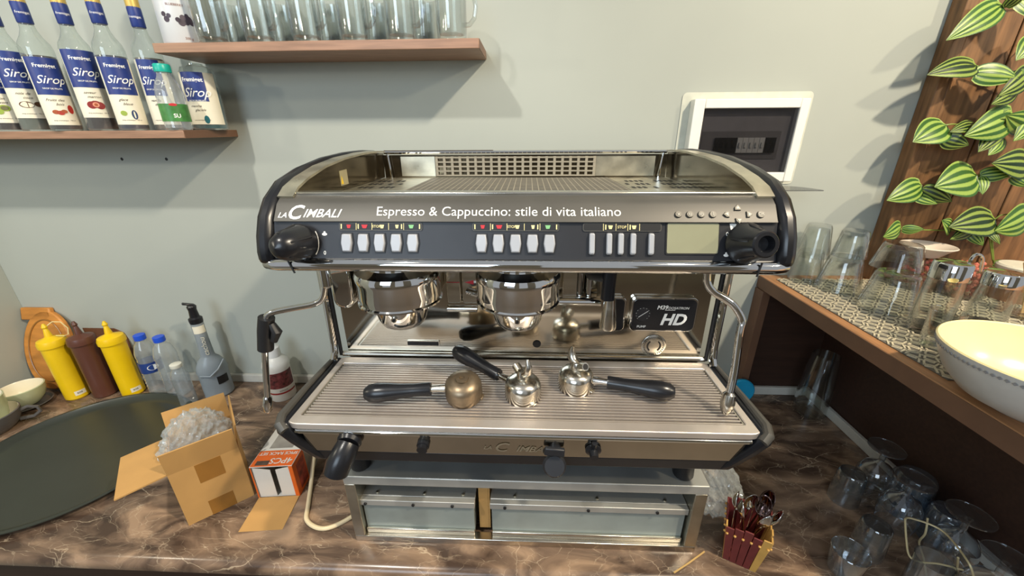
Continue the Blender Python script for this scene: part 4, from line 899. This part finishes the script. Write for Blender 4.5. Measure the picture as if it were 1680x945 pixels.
tag(MB().lathe([(0, 0), (.040, 0), (.042, .003), (.042, .010), (.038, .013), (0, .013)], 32, T(at(1213, 650, y=1.08).x, 1.086, .0432) @ Rm(math.radians(84), 'X')).build('blue_lid', pm('cyan_plastic', (36, 160, 205), .35)), 'round cyan blue lid standing on the counter against the ledge upright, just right of the machine', 'lid')

# ------------------------------------------------------------------ ledge contents
LZ = .4203
t = MB(); t.box((.735, .600, LZ), (1.30, 1.105, LZ+.0015))
mat_ = thing('patterned_mat', 'cream openwork mat with dark cut-outs under the glasses on the ledge', 'mat', (1.0, .90, LZ))
t.build('mat_backing', pm('mat_dark', (96, 92, 84), .7), mat_)
M['mat_cream'] = pm('mat_cream', (196, 186, 160), .6, var=.04)
q = MB(); nx, ny = 33, 30
for i in range(nx):
    for j in range(ny):
        cx, cy = .743+i*.017, .609+j*.017; k = (i+j) % 2
        A = T(cx, cy, LZ+.0024) @ Rm((PI/4 if k else -PI/4)+.3*math.sin(i*2.3+j), 'Z')
        q.cbox((0, .0028, 0), (.0165, .0030, .0018), A).cbox((0, -.0040, 0), (.0150, .0034, .0018), A).cbox((.006, -.0006, 0), (.0028, .005, .0018), A)
q.build('mat_pattern', M['mat_cream'], mat_, kind='stuff')
MZ = LZ+.0036
def glassthing(name, label, cat, x, y, z, prof, m='glass', n=28, squash=None, group=None, rot=None):
    t = thing(name, label, cat, (x, y, z), rot or (0, 0, 0), group)
    MB().lathe(prof, n, squash=squash).build('glass_wall', M[m], t, world=False); return t
facet = lambda a, z: 1+.025*abs(math.cos(6*a))
def inv_tumbler(r0, r1, h): return [(r0, 0), (r1+(r0-r1)*.35, h*.6), (r1, h*.93), (r1*.9, h), (0, h), (0, h-.012), (r1*.84, h-.012), (r0-.0025, .001), (r0, 0)]
G = 'upturned glasses on the ledge'
def up(px, py, y): q = at(px, py, y=y); return q.x
gx = up(1327, 430, 1.095)
glassthing('tumbler', 'lower ribbed tumbler of the stack nearest the wall behind the machine knob', 'glass', gx, 1.095, MZ, inv_tumbler(.041, .030, .090), squash=facet, group=G)
glassthing('tumbler', 'upper ribbed tumbler of the stack nearest the machine', 'glass', gx+.002, 1.095, MZ+.074, inv_tumbler(.041, .029, .090), squash=facet, group=G)
gx = up(1383, 440, 1.03)
glassthing('glass_cup', 'wide upturned glass cup carrying a ribbed tumbler, second stack from the machine', 'glass', gx, 1.03, MZ, inv_tumbler(.053, .038, .092), group=G)
glassthing('tumbler', 'ribbed tumbler on top of the second stack from the machine', 'glass', gx+.004, 1.03, MZ+.093, inv_tumbler(.038, .029, .070), squash=facet, group=G)
gx = up(1455, 500, .90)
bumpy = lambda a, z: 1+.03*math.cos(9*a)
glassthing('glass_cup', 'large upturned glass cup in the middle of the mat, below another', 'glass', gx, .90, MZ, inv_tumbler(.058, .042, .092), squash=bumpy, group=G)
glassthing('glass_cup', 'large upturned glass cup stacked above the middle one', 'glass', gx+.020, .935, MZ+.0935, inv_tumbler(.050, .036, .060), squash=bumpy, group=G)
# sugar dispensers with steel lids
def dispenser(x, y, r, h, label, spoon_=False):
    t = thing('glass_dispenser', label, 'dispenser', (x, y, MZ), (0, 0, .8), None)
    MB().lathe([(0, .0), (r, 0), (r+.002, .006), (r, h*.6), (r*.92, h*.82), (r*.9, h*.82), (r*.95, h*.5), (r*.93, .010), (0, .008)], 28).build('glass_wall', M['glass'], t, world=False)
    MB().lathe([(r*.9, h*.80), (r*.98, h*.80), (r*.98, h), (r*.9, h*1.03), (0, h*1.05)], 28).build('steel_lid', M['chrome'], t, world=False)
    MB().lathe([(0, .009), (r*.85, .009), (r*.85, .016), (0, .016)], 20).build('dark_base', M['black_soft'], t, world=False)
    return t
dispenser(up(1527, 520, .785), .785, .031, .150, 'tall glass dispenser with flat steel lid beside the yellow bowl')
dispenser(up(1610, 530, .800), .800, .031, .125, 'glass dispenser with steel lid in front of the stirring sticks')
glassthing('shot_glass', 'small glass with steel rim just behind the yellow bowl', 'glass', up(1535, 560, .715), .715, MZ, [(0, 0), (.022, 0), (.024, .004), (.027, .078), (.025, .078), (.022, .008), (0, .007)])
tag(MB().tube(smooth([at(1566, 500, y=.80), at(1580, 460, y=.80), at(1592, 428, y=.80), at(1603, 417, y=.80), at(1612, 424, y=.80), at(1609, 445, y=.80)]), .0028, 8).build('hooked_handle', M['chrome']), 'hooked chrome spoon handle standing between the two dispensers', 'spoon')
# white-lidded bowl on stacked glass near plank panel
gx = up(1525, 400, 1.05)
t = thing('candy_jar', 'glass jar of pink sweets with white rimmed dish on top, by the plank wall', 'jar', (gx, 1.05, LZ+.004))
MB().lathe([(0, 0), (.045, 0), (.048, .005), (.050, .085), (.047, .087), (.045, .006), (0, .005)], 28).build('glass_wall', M['glass'], t, world=False)
tag(MB().lathe([(0, 0), (.028, 0), (.045, .018), (.056, .026), (.058, .028), (.056, .030), (.043, .022), (.026, .005), (0, .005)], 32, T(gx-.002, 1.05, LZ+.093)).build('small_dish', pm('white_dish', (228, 214, 196), .3)), 'small white dish sitting on the jar of pink sweets', 'dish')
q = MB(); rnd = random.Random(5)
for k in range(90):
    a, r, z = rnd.uniform(0, 6.3), .040*math.sqrt(rnd.random()), rnd.uniform(.010, .075)
    q.lathe([(0, .006), (.0055, .002), (.0055, -.002), (0, -.006)], 8, T(r*math.cos(a), r*math.sin(a), z))
q.build('sweets', pm('pink_sweets', (190, 92, 82), .35, var=.2), t, world=False, kind='stuff')
gx2 = up(1595, 420, 1.0)
t = thing('candy_jar', 'glass jar heaped with pink sweets, right of the dish', 'jar', (gx2, .99, LZ+.004))
MB().lathe([(0, 0), (.040, 0), (.043, .005), (.046, .080), (.043, .082), (.040, .006), (0, .005)], 28).build('glass_wall', M['glass'], t, world=False)
q = MB()
for k in range(90):
    a, r, z = rnd.uniform(0, 6.3), .036*math.sqrt(rnd.random()), rnd.uniform(.010, .086)
    q.lathe([(0, .006), (.0055, .002), (.0055, -.002), (0, -.006)], 8, T(r*math.cos(a), r*math.sin(a), z))
q.build('sweets', pm('pale_sweets', (196, 112, 92), .35, var=.3), t, world=False, kind='stuff')
# wooden stirrers
gx = up(1665, 560, .86)
t = glassthing('stirrer_jar', 'low glass holder full of pale wooden stirrers at right edge', 'jar', gx, .86, MZ, [(0, 0), (.038, 0), (.040, .004), (.042, .060), (.040, .060), (.037, .006), (0, .005)])
M['stir'] = pm('stirrer_wood', (212, 170, 112), .6, var=.15)
stick = None
for k in range(14):
    a = rnd.uniform(0, 6.3); r = .026*math.sqrt(rnd.random()); tx, ty = rnd.uniform(-.25, .35), rnd.uniform(-.45, .15)
    o = MB().box((-.003, -.0008, 0), (.003, .0008, .125)).build('wooden_stirrer', M['stir']) if stick is None else stick.copy()
    if stick is not None: COL.objects.link(o)
    stick = stick or o
    o.location = (gx+.5*r*math.cos(a), .86+.5*r*math.sin(a), MZ+.007); o.rotation_euler = (ty*.8, tx*.8, a)
    tag(o, 'pale wooden stirrer in the low glass holder at right edge', 'stirrer', 'wooden stirrers in the glass holder')
tag(MB().lathe([(0, 0), (.048, 0), (.050, .003), (.050, .011), (.046, .015), (0, .015)], 32, T(up(1672, 460, .97), .97, LZ+.078)).build('white_lid', pm('white_lid', (228, 224, 205), .35)), 'round white lid of the container at the right edge behind the stirrers', 'lid')
tag(MB().lathe([(0, 0), (.042, 0), (.044, .004), (.046, .077), (0, .077)], 28, T(up(1672, 460, .97), .97, LZ+.0005)).build('container', pm('tan_container', (170, 120, 84), .4)), 'tan container under the white lid at right edge', 'container')
# yellow bowl
bc = (.787, .522)
t = thing('bowl', 'large bowl, cream yellow inside and pale outside, on the ledge', 'bowl', (bc[0], bc[1], LZ+.0002))
MB().lathe([(0, 0), (.056, 0), (.060, .003), (.090, .018), (.112, .042), (.125, .070), (.131, .088), (.1315, .091)], 64).build('outside', M['bowl_out'], t, world=False)
MB().lathe([(.1315, .091), (.1295, .093), (.127, .091), (.121, .070), (.108, .044), (.086, .022), (.050, .009), (0, .008)], 64).build('inside', M['cream'], t, world=False)
q = MB()
for k in range(110):
    a = 2*PI*k/110; q.cbox((0, 0, 0), (.001, .0040, .0040), Rm(a, 'Z') @ T(.1300, 0, .082) @ Rm(.3, 'Y') @ Rm(PI/4, 'X'))
q.build('rim_pattern', pm('rim_grey', (150, 150, 150), .4), t, world=False, kind='stuff')

# jar in the dark corner under the ledge
glassthing('glass_jar', 'tall ribbed glass jar in the dark corner under the ledge', 'jar', .892, 1.035, .0003, [(0, 0), (.038, 0), (.042, .006), (.044, .06), (.040, .15), (.034, .21), (.032, .21), (.038, .14), (.041, .05), (.038, .008), (0, .007)], squash=facet)
# goblets and tumblers below the ledge
gob = [(.0305, 0), (.033, .002), (.0375, .035), (.036, .060), (.026, .080), (.010, .090), (.0055, .096), (.0060, .104), (.0050, .118), (.0065, .124), (.020, .1285), (.033, .1310), (.0350, .1325), (.0350, .1350), (.033, .1362), (.02, .1350), (.008, .1362), (0, .1365)]
G2 = 'upturned goblets below the ledge'
lab = ['upturned goblet farthest back below the ledge, foot highest in the group', 'second upturned goblet from the back, in front of the bluish tumbler', 'third upturned goblet from the back, beside the wire rack', 'upturned goblet cut by the bottom right corner of the picture']
first = None
for k, (px, py) in enumerate(((1455, 735), (1500, 787), (1593, 845), (1655, 918))):
    p = at(px, py, z=.134)
    if first is None: first = glassthing('goblet', lab[0], 'glass', p.x, p.y, .0004, gob, 'goblet', n=40, group=G2)
    else: dup(first, (p.x, p.y, .0004), None, lab[k])
tb = [(.031, 0), (.0315, .003), (.027, .080), (.024, .084), (0, .084), (0, .076), (.023, .076), (.0285, .002), (.031, 0)]
for px, py, lb_, mt_, s in ((1400, 775, 'clear upturned tumbler at the left of the glass group under the ledge', 'goblet', 1.0), (1440, 860, 'clear upturned tumbler in front of the left one', 'goblet', .95), (1578, 782, 'bluish ribbed upturned tumbler near the side panel', 'glass_blue', 1.25), (1640, 840, 'bluish upturned tumbler behind the corner goblet', 'glass_blue', 1.0)):
    p = at(px, py, z=.084*s); p.x = min(p.x, .925-.033*s); o = glassthing('tumbler', lb_, 'glass', p.x, p.y, .0004, [(r*s, z*s) for r, z in tb], mt_, squash=facet if mt_ != 'goblet' else None, group='upturned tumblers below the ledge')
p = at(1412, 925, z=.05)
glassthing('tumbler', 'tumbler with its open rim showing at the bottom of the picture', 'glass', p.x-.005, p.y+.02, .0004, [(0, 0), (.025, 0), (.027, .004), (.032, .056), (.031, .0575), (.030, .056), (.025, .006), (0, .005)], 'goblet')
p = at(1530, 915, z=.10); px0 = p
glassthing('tumbler', 'small tumbler inside the cream wire rack', 'glass', p.x, p.y-.005, .0004, [(0, 0), (.024, 0), (.026, .004), (.028, .10), (.0265, .10), (.024, .006), (0, .005)], 'goblet')
wr_ = thing('wire_rack', 'cream wire rack bent around a tumbler at the bottom right', 'rack', (p.x, p.y, .0004))
pts = [at(a, b, z=zz) for a, b, zz in ((1485, 852, .12), (1493, 850, .12), (1530, 862, .12), (1556, 880, .12), (1590, 925, .12), (1600, 960, .08))]
M['wire'] = pm('cream_wire', (206, 192, 150), .4, .3)
MB().tube(smooth(pts), .0017, 8).tube(smooth([at(1485, 852, z=.12), at(1487, 885, z=.10), at(1492, 912, z=.085), at(1510, 922, z=.085), at(1540, 925, z=.09), at(1580, 935, z=.09)]), .0017, 8).build('upper_wire', M['wire'], wr_)
MB().tube(smooth([at(1522, 850, z=.12), at(1518, 875, z=.09), at(1508, 890, z=.06), at(1515, 915, z=.03), at(1520, 945, z=.002)]), .0017, 8).build('curved_wire', M['wire'], wr_)
MB().tube([at(1572, 915, z=.11), at(1568, 955, z=.002)], .0017, 8).build('upright_wire', M['wire'], wr_)

# ------------------------------------------------------------------ leaf garlands
lm = bpy.data.materials.new('striped_leaf'); lm.use_nodes = True
def leafmat(m, light, darkc):
    nt = m.node_tree; N = nt.nodes; L = nt.links; b = N['Principled BSDF']; b.inputs['Roughness'].default_value = .4
    uv = N.new('ShaderNodeUVMap'); sp = N.new('ShaderNodeSeparateXYZ'); L.new(uv.outputs[0], sp.inputs[0])
    mu = N.new('ShaderNodeMath'); mu.operation = 'MULTIPLY'; mu.inputs[1].default_value = 2*PI*4.5; L.new(sp.outputs[0], mu.inputs[0])
    si = N.new('ShaderNodeMath'); si.operation = 'COSINE'; L.new(mu.outputs[0], si.inputs[0])
    nz = N.new('ShaderNodeTexNoise'); nz.inputs['Scale'].default_value = 60; L.new(N.new('ShaderNodeTexCoord').outputs['Object'], nz.inputs[0])
    ad = N.new('ShaderNodeMath'); ad.operation = 'ADD'; L.new(si.outputs[0], ad.inputs[0]); L.new(nz.outputs['Fac'], ad.inputs[1])
    r = N.new('ShaderNodeValToRGB'); r.color_ramp.elements[0].position = .25; r.color_ramp.elements[0].color = darkc; r.color_ramp.elements[1].position = .95; r.color_ramp.elements[1].color = light
    L.new(ad.outputs[0], r.inputs[0]); L.new(r.outputs[0], b.inputs['Base Color'])
leafmat(lm, srgb(144, 170, 78), srgb(48, 88, 32))
lm2 = bpy.data.materials.new('dark_striped_leaf'); lm2.use_nodes = True; leafmat(lm2, srgb(130, 150, 66), srgb(20, 46, 16))
def leaf_mesh(name, wr, m):
    nu, nv = 10, 12; vs, fs, uvs = [], [], []
    for j in range(nv+1):
        v = j/nv; wd = wr*(math.sin(PI*min(1, v*1.02)**.72)**.75 if 0 < v < 1 else 0.02)
        for i in range(nu+1):
            u = 2*i/nu-1
            vs.append((v - .10*(abs(u)**1.5)*(1-v)*(1 if v > .02 else 0), u*wd*.5, .10*math.sin(PI*v)-.10*abs(u)*wd + .015*math.cos(u*11))); uvs.append((i/nu, v))
    for j in range(nv):
        for i in range(nu): a = j*(nu+1)+i; fs.append((a, a+1, a+nu+2, a+nu+1))
    me = bpy.data.meshes.new(name); me.from_pydata(vs, [], fs); l = me.uv_layers.new(name='UVMap')
    for lp in me.loops: l.data[lp.index].uv = uvs[lp.vertex_index]
    me.shade_smooth(); me.materials.append(m); return me
LMs = {(k, d): leaf_mesh('leaf', k, m) for k in (.45, .62, .8) for d, m in ((0, lm), (1, lm2))}
rows = [
 ('topmost leaf garland across the plank panel', [((1643, 8), (1556, 64), .45, 0), ((1668, -5), (1700, 30), .62, 0), ((1650, 12), (1690, -25), .62, 1)]),
 ('second leaf garland from the top, its leaf tip reaching over the wall', [((1601, 108), (1524, 122), .45, 1), ((1600, 120), (1668, 128), .62, 0), ((1690, 118), (1640, 156), .62, 1), ((1700, 60), (1668, 98), .62, 0), ((1650, 128), (1692, 112), .45, 0), ((1672, 140), (1628, 170), .62, 1)]),
 ('middle leaf garland on the plank panel, with a round bright leaf at left', [((1552, 205), (1500, 232), .8, 0), ((1548, 228), (1588, 238), .8, 1), ((1662, 190), (1585, 222), .62, 0), ((1600, 205), (1560, 216), .45, 1), ((1645, 225), (1622, 254), .62, 0), ((1700, 190), (1664, 230), .62, 0), ((1618, 192), (1656, 178), .45, 0), ((1640, 205), (1606, 248), .62, 1), ((1690, 205), (1652, 190), .62, 0)]),
 ('fourth leaf garland from the top, with a large bright heart leaf', [((1512, 304), (1457, 328), .62, 0), ((1512, 310), (1560, 330), .62, 1), ((1602, 288), (1536, 306), .8, 0), ((1608, 288), (1664, 282), .62, 0), ((1610, 290), (1612, 318), .62, 0), ((1690, 270), (1630, 268), .62, 1), ((1500, 318), (1536, 334), .62, 0), ((1660, 290), (1690, 306), .62, 0)]),
 ('lowest leaf garland, just above the glasses on the ledge', [((1478, 372), (1450, 388), .8, 0), ((1480, 376), (1515, 376), .62, 0), ((1632, 360), (1560, 372), .62, 1), ((1590, 378), (1612, 402), .62, 0), ((1690, 352), (1634, 378), .8, 0), ((1560, 378), (1546, 362), .62, 0), ((1630, 432), (1665, 436), .62, 0), ((1600, 366), (1560, 392), .62, 1), ((1620, 376), (1640, 400), .45, 1)]),
]
for r, (label, lv) in enumerate(rows):
    yb = WY-.072
    pts = [at(px, py, y=yb+.012) for (px, py), _, _, _ in sorted(lv)]
    t = thing('leaf_garland', label, 'garland', tuple(pts[0]), (0, 0, 0), 'striped leaf garlands on the plank panel')
    end = pts[-1]+Vector((.2, .02, 0))
    q = MB().tube(smooth(pts+[end], 4), .0018, 6); q.build('stem', lm2, t)
    for k, (a, b, kk, d) in enumerate(lv):
        A = at(a[0], a[1], y=yb-.004*(k % 3)); B = at(b[0], b[1], y=yb-.02-.006*(k % 3))
        X = (B-A); s = X.length*1.04; X.normalize(); view = Vector((-.35, -1, .15 + .4*math.sin(k*2+r))).normalized()
        Z = (view - X*view.dot(X)).normalized(); Y = Z.cross(X)
        o = bpy.data.objects.new('leaf', LMs[(kk, d)]); COL.objects.link(o); o.parent = t
        Mx = Matrix(((X.x, Y.x, Z.x, A.x-pts[0].x), (X.y, Y.y, Z.y, A.y-pts[0].y), (X.z, Y.z, Z.z, A.z-pts[0].z), (0, 0, 0, 1))) @ Matrix.Scale(s, 4)
        o.matrix_basis = Mx
for o in bpy.data.objects:
    for k in ('_off', '_w'):
        if k in o: del o[k]
